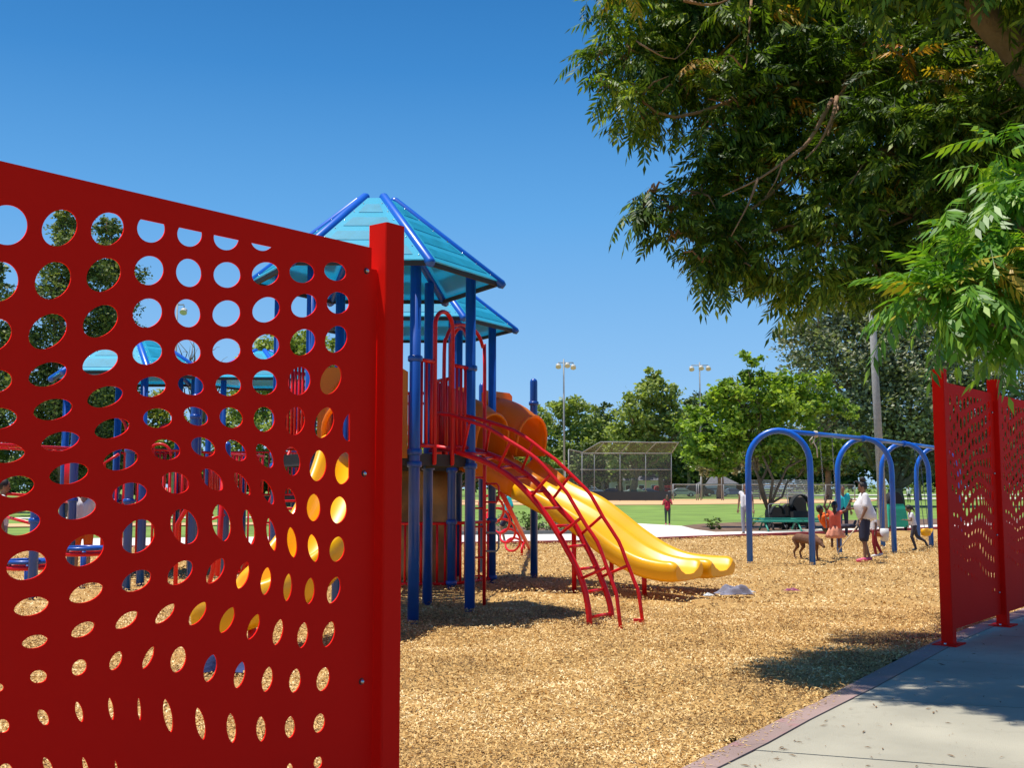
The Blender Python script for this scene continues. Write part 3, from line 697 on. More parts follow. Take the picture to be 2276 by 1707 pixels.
# double wave slide
sd = v3(.82, -.57, 0).normalized(); sn = v3(-sd.y, sd.x, 0)
EM = v3(2.91, 15.9, 0) - sn * .3
PROF = [[(0, 1.84), (.35, 1.74), (.8, 1.5), (1.36, 1.25), (1.7, 1.10), (2.05, .92), (2.35, .72), (2.65, .54), (3.0, .40), (3.3, .345), (3.5, .335)],
        [(0, 1.82), (.3, 1.68), (.6, 1.48), (.95, 1.32), (1.3, 1.19), (1.65, .97), (2.0, .73), (2.4, .50), (2.75, .37), (3.1, .32), (3.5, .31)]]
for k, off in enumerate((-.55, .55)):
    S = EM + sn * off - sd * 3.6; prof = PROF[k]
    pth = smooth_path([S + sd * s + UP * z for s, z in prof], 4)
    sweep(pth[:10] if k == 0 else pth[:9], usection(.40, .19, .04), ORG_, ps, 'slide_top', endround=False)
    sl_ = sweep(pth[9:] if k == 0 else pth[8:], usection(.405, .165, .04), YEL, ps, 'slide')
    # orange top section with its hood and back board
    hd = hood(ps, S - sd * .40, sd, .62, .40, DZ + .14, 2.98 + .02 * k, ORG_, flare=.04)
    bd = MB().loft([[S + sd * s + sn * (-.42 * q) + UP * z for s, z in ((-.4, 1.8), (0, 1.76), (.4, 1.62), (.1, 2.15), (-.4, 2.3))] for q in (1, .93)], smooth=False).build('slide_cheek', ORG_, ps)
    a = S - sd * .42 - sn * .5; b_ = S - sd * .42 + sn * .5
    hood_panel(ps, a, b_, DZ - .1, 3.10, .38, 1.0, ORG_)
    for s_, in (((2.9,), (1.75,)) if k == 0 else ((1.75,),)):
        z = [zz for ss, zz in prof if ss <= s_ + .05][-1]
        p = S + sd * s_; MB().tube([v3(p.x, p.y, -.05), v3(p.x, p.y, z - .1)], .035, 10).build('slide_foot', RED, ps)


# red arched ladder: rails and handrails lie in their own upright planes

dl = (.91, -.41)
PT = {
 'n': [(960, 994), (1000, 999), (1029, 1009), (1067, 1022), (1105, 1041), (1144, 1067.5), (1181, 1104.7), (1213, 1144.5), (1242, 1189.5), (1261, 1224), (1285, 1269), (1301, 1317), (1309, 1365), (1310, 1384)],
 'f': [(1029, 995), (1075, 1006), (1113, 1021), (1131, 1030), (1170, 1054), (1207.5, 1088), (1240, 1127), (1277, 1165.7), (1298, 1205.5), (1314, 1234.6), (1332.6, 1277), (1348.5, 1319.5), (1357, 1351), (1360, 1373)],
 'hn': [(966, 919), (1000, 922), (1029, 931), (1067, 944), (1089, 953.5), (1135, 982), (1181, 1011), (1210, 1038), (1250, 1083.5), (1264, 1102), (1293, 1152), (1306, 1173), (1327, 1204), (1343, 1245), (1367, 1311.6), (1372, 1335), (1380, 1395)],
 'hf': [(1020, 921), (1043, 926), (1077, 935), (1142, 957), (1183, 983), (1205, 1001), (1234.5, 1022), (1287.5, 1073), (1314, 1102), (1340.6, 1150), (1375, 1203), (1391, 1244), (1412, 1298), (1420, 1320), (1429, 1384)]}
FT = {'n': G(1310, 1384), 'f': G(1360, 1373), 'hn': G(1380, 1395), 'hf': G(1429, 1384)}
CV = {}
for k in PT:
    p = [V(x, y, FT[k], dl) for x, y in PT[k]]; p[-1].z = -.04; CV[k] = p
MB().tube(smooth_path(CV['n'], 2), .035, 12).build('ladder_rail', RED, ps)
MB().tube(smooth_path(CV['f'], 2), .035, 12).build('ladder_rail', RED, ps)
MB().tube(smooth_path(CV['hn'], 2), .022, 10).build('handrail', RED, ps)
MB().tube(smooth_path(CV['hf'], 2), .022, 10).build('handrail', RED, ps)
def pat(k, x, y): return V(x, y, FT[k], dl)
for a, b_ in (((985, 997), (1045, 998)), ((1025, 1008), (1085, 1009)), ((1068, 1023), (1097, 1017)), ((1108, 1041), (1137, 1037)), ((1137, 1063), (1172, 1061)), ((1173, 1095), (1208, 1092)), ((1206, 1130), (1244, 1129)), ((1234, 1169.7), (1278, 1168)), ((1263, 1216), (1301, 1212)), ((1283, 1266.5), (1325, 1261)), ((1301, 1317), (1341, 1310)), ((1314, 1372), (1358, 1364))):
    MB().tube([pat('n', *a), pat('f', *b_)], .0175, 8).build('rung', RED, ps)
for a, b_ in (((1029, 1003), (1043, 941)), ((1107, 1040), (1134, 983)), ((1181, 1104), (1222, 1056)), ((1242, 1189.5), (1292, 1151)), ((1290, 1287), (1345, 1263))):
    MB().tube([pat('n', *a), pat('hn', *b_)], .018, 8).build('rail_strut', RED, ps)
for a, b_ in (((1080, 1004), (1090, 942)), ((1159, 1047), (1184, 986)), ((1232, 1105), (1267, 1058)), ((1294, 1186), (1338, 1147)), ((1338, 1282), (1397, 1257))):
    MB().tube([pat('f', *a), pat('hf', *b_)], .018, 8).build('rail_strut', RED, ps)
MB().box(G(1424, 1385) + v3(-.03, -.0, .02), (.1, .05, .05)).build('rail_foot', RED, ps)

# red spiral climber with a slanting pole, behind the slides
top = D(1106, 1078, 18.9); ft = G(1179, 1224, .0); 
sc = thing('spiral_climber', 'red spiral climber with slanting pole behind the blue slide post', 'climber', ft)
MB().tube([top, ft], .045, 12).build('pole', RED, sc)
dv = (ft - top); Ld = dv.length; dn = dv.normalized(); a1 = dn.cross(UP).normalized(); a2 = dn.cross(a1)
hx = []
for k in range(90):
    t = k / 89; a = t * 2 * math.pi * 5; hx.append(top + dv * (.05 + .8 * t) + v3(-.24, -.05, -.12) + (a1 * math.cos(a) + a2 * math.sin(a)) * .19 + v3(0, 0, 0))
MB().tube(hx, .024, 8).build('spiral', RED, sc)
MB().tube([G(1160, 1235), D(1160, 1215, G(1160, 1235).y), ft + v3(-.1, 0, .25)], .03, 8).build('foot_post', RED, sc)

# ------------------------------------------------------------ second structure, seen through the holes of the near panel
T3 = (-6.87, 19.8); T4 = (-5.6, 24.5)
p2 = thing('play_structure', 'second blue and red play structure with turquoise roofs seen through the near fence holes', 'playground equipment', (-6.5, 21, 0))
roof(p2, T3, 1.42, 3.47, 4.25, .25, n_pads=3); roof(p2, T4, 1.5, 3.82, 4.5, .25, n_pads=3)
H3 = hexv(T3, 1.15); H4 = hexv(T4, 1.15)
for k in range(6):
    pole(p2, H3[k], 3.6); pole(p2, H4[k], 3.95); collar(p2, H3[k], 1.25); collar(p2, H3[k], 2.2); collar(p2, H4[k], 1.3)
hexdeck(p2, T3, 1.1, 1.2); hexdeck(p2, T4, 1.1, 1.3)
for k in range(6):
    if k not in (4, 2): barrier(p2, on(H3[k], H3[(k + 1) % 6], .07), on(H3[k], H3[(k + 1) % 6], .93), 1.25, 2.15, 8)
    if k != 1: barrier(p2, on(H4[k], H4[(k + 1) % 6], .07), on(H4[k], H4[(k + 1) % 6], .93), 1.35, 2.25, 8)
hoop(p2, on(H3[4], H3[5], .25), on(H3[4], H3[5], .75), 1.2, 2.75)
hoop(p2, on(H3[5], H3[0], .2), on(H3[5], H3[0], .8), 1.2, 2.6)
for i in range(5):
    a = v3(H3[0].x + .1, H3[0].y + i * .85, 0); MB().prism([v3(a.x - .9, a.y, 1.22), v3(a.x, a.y, 1.22), v3(a.x + .2, a.y + .8, 1.24), v3(a.x - .7, a.y + .8, 1.24)], (0, 0, -.05)).build('bridge_plank', BLACK, p2)
barrier(p2, v3(-5.7, 20.3, 0), v3(-5.2, 23.2, 0), 1.25, 2.15, 14)
# extra posts standing left of it with overhead rails
ex = [G(71, 1330), G(155, 1290), G(280, 1312), G(-70, 1320), G(424, 1302)]
for p, z in zip(ex, (1.35, 2.75, 2.35, 2.4, 2.9)): pole(p2, v3(p.x, p.y, 0), z, dome=True); collar(p2, p, 1.3); collar(p2, p, z - .3)
ya = ex[1]; yb = ex[3]
for dy in (-.28, .28):
    MB().tube([v3(yb.x, yb.y + dy, 2.13), v3(ya.x + .1, ya.y + dy, 2.13)], .024, 8).build('overhead_rail', RED, p2)
for k in range(9):
    q_ = yb.lerp(ya, (k + .5) / 9); MB().tube([v3(q_.x, q_.y - .28, 2.08), v3(q_.x, q_.y + .28, 2.08)], .016, 6).build('overhead_rung', RED, p2)
MB().tube([v3(ex[1].x, ex[1].y, 1.32), v3(ex[1].x - .8, ex[1].y - .6, 1.4), v3(ex[1].x - 1.0, ex[1].y - .7, 1.1), v3(ex[0].x, ex[0].y, 1.0)], .024, 8).build('grab_rail', RED, p2)
for (px, py, rr) in ((62, 1256, .30), (186, 1226, .30)):
    Yr = 15.6 if px < 100 else 17
    c = D(px, py, Yr); c = v3(c.x, c.y, c.z)
    for dz, m, r_ in ((.05, BLUE, .03), (-.03, RED, .032)):
        MB().tube([c + v3(math.cos(a) * rr, math.sin(a) * rr, dz) for a in [2 * math.pi * k / 24 for k in range(24)]], r_, 8, closed=True).build('spinner_ring', m, p2)
    for k in range(3):
        a = k * 2.09; MB().tube([c, c + v3(math.cos(a) * rr, math.sin(a) * rr, 0)], .018, 6).build('spinner_spoke', RED, p2)
    MB().tube([v3(c.x, c.y, -.05), c + UP * .02], .045, 10).build('spinner_post', BLUE, p2)
# ladder of slanting red bars between the two structures
la = v3(-4.35, 17.6, 0)
for k in range(2):
    MB().tube([la + v3(k * .5, k * .3, -.05), la + v3(.9 + k * .5, .5 + k * .3, 2.6)], .028, 8).build('climber_rail', RED, p2)
for k in range(7):
    t = (k + .7) / 7.5; a = la + v3(.9 * t, .5 * t, 2.6 * t); MB().tube([a, a + v3(.5, .3, 0)], .018, 8).build('climber_rung', RED, p2)
barrier(p2, v3(-4.7, 18.5, 0), v3(-3.2, 18.3, 0), .1, 1.15, 12)
for x in (-4.75, -3.15): pole(p2, v3(x, 18.4, 0), 2.2, dome=True)

def pxx(px, Y, z=0.): return v3(D(px, 1084, Y).x, Y, z)
barrier(p2, pxx(250, 16.9), pxx(330, 17.1), .45, 1.72, 5); barrier(p2, pxx(340, 17.1), pxx(438, 17.3), .45, 1.80, 7)
MB().tube([pxx(396, 15.6, -.05), pxx(396, 15.6, .98), pxx(430, 15.5, 1.36), pxx(436, 15.5, 1.6)], .032, 10).build('climber_rail', RED, p2)
MB().tube([pxx(488, 15.2, .3), pxx(492, 15.2, .9), pxx(496, 15.2, 1.7)], .036, 10).build('climber_rail', RED, p2)
MB().tube([pxx(462, 15.8, -.05), pxx(478, 15.4, .35), pxx(486, 15.2, .75)], .034, 10).build('climber_rail', RED, p2)
for a, c in ((470, 500), (440, 474)): MB().tube([pxx(a, 15.6, 1.05), pxx(c, 15.4, 1.12)], .02, 8).build('climber_rung', RED, p2)
MB().tube(arc(pxx(352, 18, 2.02), .19, 0, math.pi, 12, (1, 0, 0), UP), .022, 8).build('arch_handle', RED, p2)
for k in range(5): MB().tube([pxx(340 + k * 9, 15.9, -.05 if k == 4 else .35), pxx(342 + k * 9, 15.9, 1.5)], .018, 8).build('bar', RED, p2)
MB().tube([pxx(230, 18.2, .4), pxx(230, 18.2, 1.9), pxx(262, 18.2, 2.05)], .026, 8).build('climber_rail', RED, p2)
pole(p2, pxx(436, 17.3), 3.2, dome=True); pole(p2, pxx(318, 17.0), 1.8, dome=True)
# ------------------------------------------------------------ trees and shrubs
def leafcloud(blobs, n, size, seed=0, sub=26, flat=.8):
    """n bent leaf faces gathered in clumps near the surface of overlapping crown masses"""
    g = np.random.default_rng(seed); B = np.array([[*c, r] for c, r in blobs]); wt = B[:, 3] ** 2; wt /= wt.sum()
    ns = max(len(B) * 4, n // sub); bi = g.choice(len(B), ns, p=wt)
    d = g.normal(size=(ns, 3)); d /= np.linalg.norm(d, axis=1)[:, None]
    rr = B[bi, 3] * g.uniform(.45, 1.02, ns) ** .6
    sc_ = B[bi, :3] + d * rr[:, None] * np.array([1, 1, flat]); sr = B[bi, 3] * g.uniform(.11, .27, ns)
    k = g.integers(0, ns, n); p = sc_[k] + g.normal(size=(n, 3)) * sr[k][:, None] * np.array([1, 1, .7])
    s = size * g.uniform(.6, 1.35, n)
    a = g.normal(size=(n, 3)); a[:, 2] = a[:, 2] * .5 - .25; a /= np.linalg.norm(a, axis=1)[:, None]
    u = g.normal(size=(n, 3)) * np.array([1, 1, .55]); u -= a * (u * a).sum(1)[:, None]; u /= np.linalg.norm(u, axis=1)[:, None]
    h = a * s[:, None]; w_ = u * s[:, None] * .34; nn = np.cross(h, w_); nn /= np.linalg.norm(nn, axis=1)[:, None] + 1e-9
    vs = np.stack([p - h * .5, p + w_ + nn * s[:, None] * .08, p + h * .55, p - w_ + nn * s[:, None] * .08], 1).reshape(-1, 3)
    o = (np.arange(n) * 4)[:, None]; idx = (o + np.array([[0, 1, 2, 0, 2, 3]])).ravel()
    return vs, idx
def limb(b, a, c, r0, r1, n=6, wob=.06, seed=0, seg=7):
    rd = random.Random(seed); L = (Vector(c) - Vector(a)).length; pts = []
    for k in range(n + 1):
        t = k / n; p = Vector(a).lerp(Vector(c), t) + Vector([rd.uniform(-1, 1) * wob * L * (0 < k < n) for _ in range(3)]); p.z += math.sin(t * 3.14) * L * .06; pts.append(p)
    b.tube(pts, [r0 + (r1 - r0) * k / n for k in range(n + 1)], seg)
    return pts
def tree(label, base, Y, blobs, leafpx, m, tr, name='tree', group='trees around the park', k=5.0, depth=.8, seed=1, bark=None, forks=7, fork_z=.35, cap=40000, trunk_to=None, flat=.85):
    """blobs in photograph pixels at distance Y turned into crown masses with real depth"""
    bx = D(base, 1090, Y).x; t = thing(name, label, 'tree', (bx, Y, -.06), group); rd = random.Random(seed); W_ = []
    for (px, py, rp) in blobs:
        rp = rp * (1.18 if Y > 75 else 1.05); r = rp * Y / F; c = D(px, py, Y)
        for q in range(2 if rp > 25 else 1):
            W_.append(((c.x + rd.uniform(-.2, .2) * r, Y + rd.uniform(-depth, depth) * r * (1.2 if q else .5), c.z + rd.uniform(-.1, .1) * r * q), r * (1 if q == 0 else .9)))
    area = sum(rp * rp for _, _, rp in blobs); n = int(min(cap, 3.0 * k * area / (leafpx * leafpx * .35)))
    vs, idx = leafcloud(W_, n, 1.2 * leafpx * Y / F, seed, flat=flat, sub=34)
    me = np_mesh('crown', vs - np.array(ORG[t.name]), 3, idx); me.materials.append(m)
    cr = link('crown', me, None, t); cr['kind'] = 'stuff'
    zs = [c[2] for c, r in W_]; zl = min(zs); zh = max(zs); b0 = v3(bx, Y, -.1); xm = sum(c[0] for c, r in W_) / len(W_)
    zf = max(.6, zl * fork_z); tp = v3(bx + (xm - bx) * .2, Y, zf); b = MB()
    limb(b, b0, tp, tr * 1.1, tr * .8, 5, .03, seed, 10); b.build('trunk', bark or BARK, t)
    for c, r in rd.sample(W_, min(forks, len(W_))):
        b = MB(); pp = limb(b, tp - UP * .05, c, tr * .42, tr * .08, 6, .06, rd.random(), 7)
        for _ in range(3):
            q = pp[rd.randint(2, 5)]; e = Vector(c) + Vector((rd.uniform(-1, 1), rd.uniform(-1, 1), rd.uniform(-.3, 1))) * r * .8
            limb(b, q, e, tr * .2, tr * .05, 4, .06, rd.random(), 5)
        b.build('branch', bark or BARK, t)
    return t
# trees beyond the ball field
tree('rounded pale green tree between the slide hood and the left light pole', 1240, 175, [(1210, 960, 34), (1240, 920, 32), (1262, 905, 28), (1290, 930, 34), (1225, 1010, 40), (1280, 990, 42), (1330, 980, 34), (1250, 1050, 34), (1310, 1040, 32)], 7.5, LEAF_MID, .35, seed=3)
tree('dark small-topped tree peeping over the gap between two pale trees', 1340, 215, [(1330, 925, 24), (1352, 915, 20), (1338, 955, 30)], 6.5, LEAF_CON, .3, seed=4)
tree('tallest pale green tree with pointed top behind the backstop', 1405, 165, [(1450, 830, 14), (1447, 850, 20), (1450, 870, 32), (1420, 890, 32), (1480, 880, 32), (1400, 930, 40), (1450, 930, 48), (1500, 930, 38), (1380, 975, 34), (1430, 990, 44), (1480, 985, 40), (1370, 1020, 26), (1515, 970, 24)], 7.5, LEAF_MID, .55, seed=5, fork_z=.5)
tree('dark spreading tree behind the second light pole', 1560, 185, [(1520, 930, 32), (1555, 905, 30), (1600, 930, 40), (1540, 975, 38), (1600, 985, 40), (1560, 1030, 30), (1650, 960, 40)], 7, LEAF_CON, .4, seed=6)
for i, (px, Y, lb, bl) in enumerate([
    (1470, 178, 'thick-trunked dark tree framed by the backstop mesh', [(1465, 1010, 34), (1490, 1030, 26), (1440, 1025, 26), (1475, 1045, 18)]),
    (1380, 185, 'leaning dark tree behind the left backstop bay', [(1350, 1020, 30), (1385, 1030, 30), (1365, 1050, 22)]),
    (1300, 170, 'low leafy tree behind the slide handrail', [(1300, 1010, 30), (1320, 1050, 26), (1285, 1060, 26)]),
    (1600, 150, 'pale-barked tree leaning over the parked vans', [(1595, 1010, 34), (1640, 1020, 34), (1570, 1035, 22), (1670, 1010, 30)]),
    (1840, 140, 'shaded tree beside the bleachers', [(1830, 1000, 44), (1870, 1020, 36), (1800, 1030, 30), (1900, 990, 40)]),
    (2040, 135, 'dark tree over the far walking woman', [(2000, 990, 44), (2050, 1000, 44), (2100, 980, 48), (2030, 1035, 22), (2080, 1035, 26)]),
    (2200, 140, 'dark tree seen through the distant fence holes', [(2160, 990, 48), (2220, 985, 52), (2280, 1000, 50), (2190, 1040, 28)])]):
    tree(lb, px, Y, bl, 7, LEAF_CON if i % 2 == 0 else LEAF_OLIVE, .45, seed=20 + i, fork_z=.8, k=6)
for i, (px, lb, bl) in enumerate([
    (1190, 'low green tree just right of the slide hood on the skyline', [(1180, 975, 30), (1210, 950, 26), (1190, 1020, 36)]),
    (1310, 'green tree filling the skyline dip before the tallest tree', [(1300, 950, 28), (1325, 940, 24), (1310, 990, 34), (1345, 975, 30)]),
    (1530, 'green tree between the tallest tree and the second light pole', [(1515, 940, 26), (1545, 930, 26), (1525, 985, 34), (1560, 975, 34), (1540, 1030, 30)]),
    (1690, 'dark tree behind the crown of the bright green tree', [(1660, 900, 40), (1720, 910, 44), (1690, 960, 48), (1640, 980, 36), (1740, 980, 40), (1700, 1035, 34)]),
    (1420, 'leafy tree right behind the backstop roof', [(1400, 985, 30), (1440, 990, 32), (1420, 1035, 30), (1460, 1045, 24)])]):
    tree(lb, px, 222 + 4 * i, bl, 8, LEAF_MID if i != 3 else LEAF_CON, .35, seed=60 + i, k=5, fork_z=.8)
# big olive tree behind the swings
tree('huge olive-grey tree towering behind the tall wooden pole', 1990, 92, [(1760, 740, 38), (1800, 710, 50), (1860, 690, 60), (1930, 680, 70), (2000, 700, 80), (1790, 780, 60), (1860, 780, 80), (1950, 790, 90), (2050, 790, 90), (2140, 800, 90), (2220, 820, 80), (1860, 870, 80), (1950, 890, 90), (2050, 900, 100), (2150, 920, 90), (2250, 930, 80), (1830, 940, 60), (1920, 970, 70), (2020, 990, 70), (2120, 1000, 60), (2220, 1010, 60), (1770, 820, 30), (1900, 620, 60), (2050, 620, 80)], 7.5, LEAF_OLIVE, .7, seed=9, k=3.4, cap=80000, forks=12)
# bright tree in the planting bed
tree('bright green many-stemmed tree in the planting bed behind the swings', 1706, 41.5, [(1673, 790, 20), (1690, 830, 32), (1640, 850, 30), (1720, 850, 42), (1600, 880, 34), (1660, 890, 48), (1740, 890, 50), (1800, 860, 40), (1560, 920, 36), (1620, 940, 50), (1700, 950, 55), (1780, 930, 50), (1840, 890, 36), (1870, 930, 30), (1530, 960, 34), (1570, 1000, 40), (1640, 1000, 48), (1720, 1000, 44), (1800, 990, 46), (1860, 980, 34), (1600, 1040, 24), (1560, 1020, 26), (1900, 955, 18), (1780, 1040, 24), (1830, 1030, 24), (1880, 1010, 22)], 9.5, LEAF_BRIGHT, .14, seed=12, k=4.2, forks=6, fork_z=.30, cap=60000, group='trees around the park')
# left of the picture, seen through the holes
tree('tall dark conifer behind the near fence, its top in the upper hole row', 160, 62, [(160, 480, 24), (150, 510, 34), (170, 550, 44), (140, 600, 50), (190, 610, 46), (120, 680, 60), (190, 700, 60), (110, 780, 66), (190, 800, 66), (90, 880, 70), (190, 890, 70), (110, 980, 60), (200, 980, 60), (80, 1050, 50), (190, 1060, 46)], 6.5, LEAF_CONL, .45, seed=31, k=5, cap=60000, fork_z=.3)
tree('second dark conifer just right of the tall one', 262, 66, [(238, 500, 26), (250, 530, 32), (255, 580, 40), (275, 620, 42), (262, 690, 50), (270, 760, 52), (260, 840, 56), (240, 920, 56), (280, 900, 40), (250, 1000, 50)], 6.5, LEAF_CONL, .4, seed=32, k=5, fork_z=.3)
tree('ragged conifer at the left edge', -30, 70, [(-20, 600, 30), (-10, 660, 40), (0, 740, 50), (10, 820, 50), (-20, 900, 60), (10, 980, 50), (20, 1050, 40)], 7, LEAF_CONL, .4, seed=33, k=4, fork_z=.3)
tree('yellowish green tree seen through the middle holes', 345, 80, [(320, 930, 40), (360, 900, 36), (300, 980, 40), (360, 980, 44), (400, 960, 36), (340, 1030, 36), (400, 1020, 34)], 8, LEAF_YEL, .3, seed=34)
tree('broad light green tree behind the front tower', 640, 95, [(575, 790, 36), (620, 770, 44), (670, 780, 44), (720, 790, 42), (560, 850, 44), (620, 850, 56), (690, 850, 56), (740, 860, 40), (540, 920, 50), (610, 940, 56), (690, 940, 56), (760, 930, 46), (560, 1010, 46), (640, 1020, 50), (720, 1020, 46), (480, 960, 44), (500, 1030, 40)], 8, LEAF_MID, .5, seed=35, k=3.6)
tree('round green tree behind the second tower legs', 840, 110, [(820, 960, 44), (870, 970, 40), (840, 1020, 40), (900, 1010, 34), (780, 1010, 36)], 7.5, LEAF_MID, .4, seed=36)
tree('shaded tree behind the enclosed lower deck', 960, 120, [(940, 1010, 30), (980, 1020, 30), (1020, 1015, 30), (1060, 1020, 26), (1110, 1000, 34), (1150, 990, 36), (1120, 1040, 30), (1165, 1045, 28)], 7.5, LEAF_MID, .35, seed=37)
# leafless tree
bt = thing('bare_tree', 'leafless twiggy tree seen through a hole above the turquoise roof', 'tree', D(440, 1090, 85), 'trees around the park')
b0 = D(440, 1090, 85); b0.z = -.1; tb = MB(); fk_ = v3(b0.x, 85, 5.5); limb(tb, b0, fk_, .22, .16, 5, .03, 5); tb.build('trunk', BARK, bt)
rd = random.Random(8); tb = MB()
for i in range(22):
    e = D(rd.uniform(385, 515), rd.uniform(752, 850), 85 + rd.uniform(-1, 1)); pp = limb(tb, fk_, e, .10, .02, 6, .05, i, 5)
    for j in range(5): q = pp[rd.randint(2, 5)]; limb(tb, q, q + Vector((rd.uniform(-1, 1), rd.uniform(-1, 1), rd.uniform(0, 1.3))), .03, .008, 3, .08, i * 9 + j, 4)
br = tb.build('branches', BARK, bt); br['kind'] = 'stuff'
# hedges and shrubs
def shrub(name, label, px, py, Y, blobs, leafpx, m, group=None, k=5, spiky=False, cat='shrub'):
    base = G(px, py); t = thing(name, label, cat, base, group)
    W_ = [((D(a, b_, base.y).x, base.y + random.uniform(-.4, .4) * r * base.y / F, D(a, b_, base.y).z), r * base.y / F) for a, b_, r in blobs]
    n = int(k * sum(r * r for _, _, r in blobs) / (leafpx ** 2 * .35)); n = max(n, 250)
    vs, idx = leafcloud(W_, min(n, 9000), leafpx * base.y / F, int(px), sub=14)
    me = np_mesh('foliage', vs - np.array(ORG[t.name]), 3, idx); me.materials.append(m); link('foliage', me, None, t)['kind'] = 'stuff'
    b = MB()
    for k_ in range(5): limb(b, base + v3(random.uniform(-.05, .05), 0, -.05), Vector(random.choice(W_)[0]), .025, .008, 3, .05, k_, 5)
    b.build('stem', BARK, t); return t
shrub('shrub', 'round dark green bush in the planting bed left of the swings', 1585, 1179, 0, [(1572, 1163, 11), (1590, 1158, 13), (1598, 1166, 10), (1580, 1170, 10)], 4.5, LEAF_BUSH, 'shrubs in the planting beds')
for i, (px, lb) in enumerate(((1124, 'grey-green shrub beside the running child'), (1180, 'brown-tipped shrub behind the slide post'), (1232, 'bushy shrub under the slide'), (1275, 'low green shrub at the bed end'))):
    shrub('shrub', lb, px, 1189, 0, [(px - 14, 1165, 20), (px + 12, 1160, 22), (px, 1150, 20), (px + 4, 1176, 16)], 5, LEAF_BUSH if i % 2 else LEAF_OLIVE, 'shrubs in the planting beds', k=4)
for i, (px, py, m, lb) in enumerate(((1815, 1098, LEAF_YEL, 'yellow-green bush right of the bleachers'), (1860, 1097, LEAF_BUSH, 'leafy bush behind the girl on the swing'), (1905, 1098, LEAF_BUSH, 'green bush behind the woman'), (1950, 1097, LEAF_MID, 'light bush behind the second swing arch'), (2000, 1096, LEAF_BUSH, 'bush left of the far walking woman'), (2050, 1097, LEAF_MID, 'bush right of the far walking woman'), (2110, 1096, LEAF_BUSH, 'bush behind the distant fence post'), (2180, 1096, LEAF_MID, 'bush behind the distant fence panel'), (2250, 1096, LEAF_BUSH, 'bush near the right picture edge'))):
    shrub('shrub', lb, px, py, 0, [(px - 15, 1084, 13), (px + 10, 1082, 14), (px + 24, 1087, 10), (px, 1089, 11)], 4, m, 'bushes along the far path', k=4)
def hedge(label, x0, x1, py, h, m, seed):
    W_ = []; Y = G(0, py).y
    for px in range(x0, x1, 9):
        r = (h * .55) * Y / F; c = D(px + random.uniform(-6, 6), py - h * random.uniform(.35, 1.0), Y); W_.append(((c.x, Y + random.uniform(-2, 2), max(c.z, r * .5)), r))
    vs, idx = leafcloud(W_, 24000, 15 * Y / F, seed); me = np_mesh('hedge', vs, 3, idx); me.materials.append(m)
    tag(link('hedge', me, None, None, Vector((0, 0, 0))), label, kind='stuff')
hedge('dark hedge and undergrowth behind the parked cars', 1150, 1760, 1098, 75, LEAF_CON, 3)
hedge('shaded undergrowth far behind the swings', 1760, 2400, 1094, 110, LEAF_CON, 4)
hedge('undergrowth behind the playground on the left', -200, 1150, 1100, 75, LEAF_CON, 5)
# spiky plant
spk = thing('spiky_plant', 'spiky dark plant behind the left leg of the first swing arch', 'plant', G(1670, 1178), 'shrubs in the planting beds')
for k in range(34):
    a = random.uniform(0, 6.28); el = random.uniform(.2, 1.35); L = random.uniform(.45, .8); o_ = ORG[spk.name] + v3(0, 0, .1)
    d = v3(math.cos(a) * math.cos(el), math.sin(a) * math.cos(el), math.sin(el)); s = d.cross(UP).normalized() * .025
    MB().add([o_ - s, o_ + s, o_ + d * L * .6 + s * .8 + UP * .03, o_ + d * L * .6 - s * .8 + UP * .03, o_ + d * L], [(0, 1, 2, 3), (3, 2, 4)]).build('leaf', LEAF_CON, spk)

# ------------------------------------------------------------ the big ash tree overhead
def frond_geo(npair, L, ll, lw, droop=.25, seed=0):
    """one pinnate leaf along +X: list of leaflet quads, plus stalk"""
    rd = random.Random(seed); V_ = []; F_ = []
    def pt(t): return np.array([L * t, 0, -droop * L * t * t])
    def leaflet(p, ang, l, tw):
        c, s = math.cos(ang), math.sin(ang); d = np.array([c, s, -.35 - droop * .8]); d /= np.linalg.norm(d); u = np.cross(d, [0, 0, 1]); u /= np.linalg.norm(u); u = u * math.cos(tw) + np.array([0, 0, 1]) * math.sin(tw)
        o = len(V_); nn = np.cross(d, u)
        V_.extend([p, p + d * l * .4 + u * lw * .5 + nn * .003, p + d * l + np.array([0, 0, -.12 * l]), p + d * l * .4 - u * lw * .5 + nn * .003]); F_.extend([(o, o + 1, o + 2), (o, o + 2, o + 3)])
    for k in range(npair):
        t = .22 + .74 * k / npair
        for sg in (-1, 1): leaflet(pt(t), sg * (1.05 - .35 * t) + rd.uniform(-.12, .12), ll * (.75 + .5 * math.sin(t * 3)) * rd.uniform(.85, 1.1), rd.uniform(-.5, .5))
    leaflet(pt(.97), 0, ll, 0)
    o = len(V_); w_ = .0018
    for t in (0, .33, .66, 1): p = pt(t); V_.extend([p + [0, w_, 0], p - [0, w_, 0]])
    for k in range(3): a = o + k * 2; F_.extend([(a, a + 1, a + 3), (a, a + 3, a + 2)])
    return np.array(V_), np.array(F_)
FR = [frond_geo(5, .26, .085, .029, .3, 1), frond_geo(6, .30, .088, .028, .5, 2), frond_geo(4, .22, .08, .028, .15, 3)]
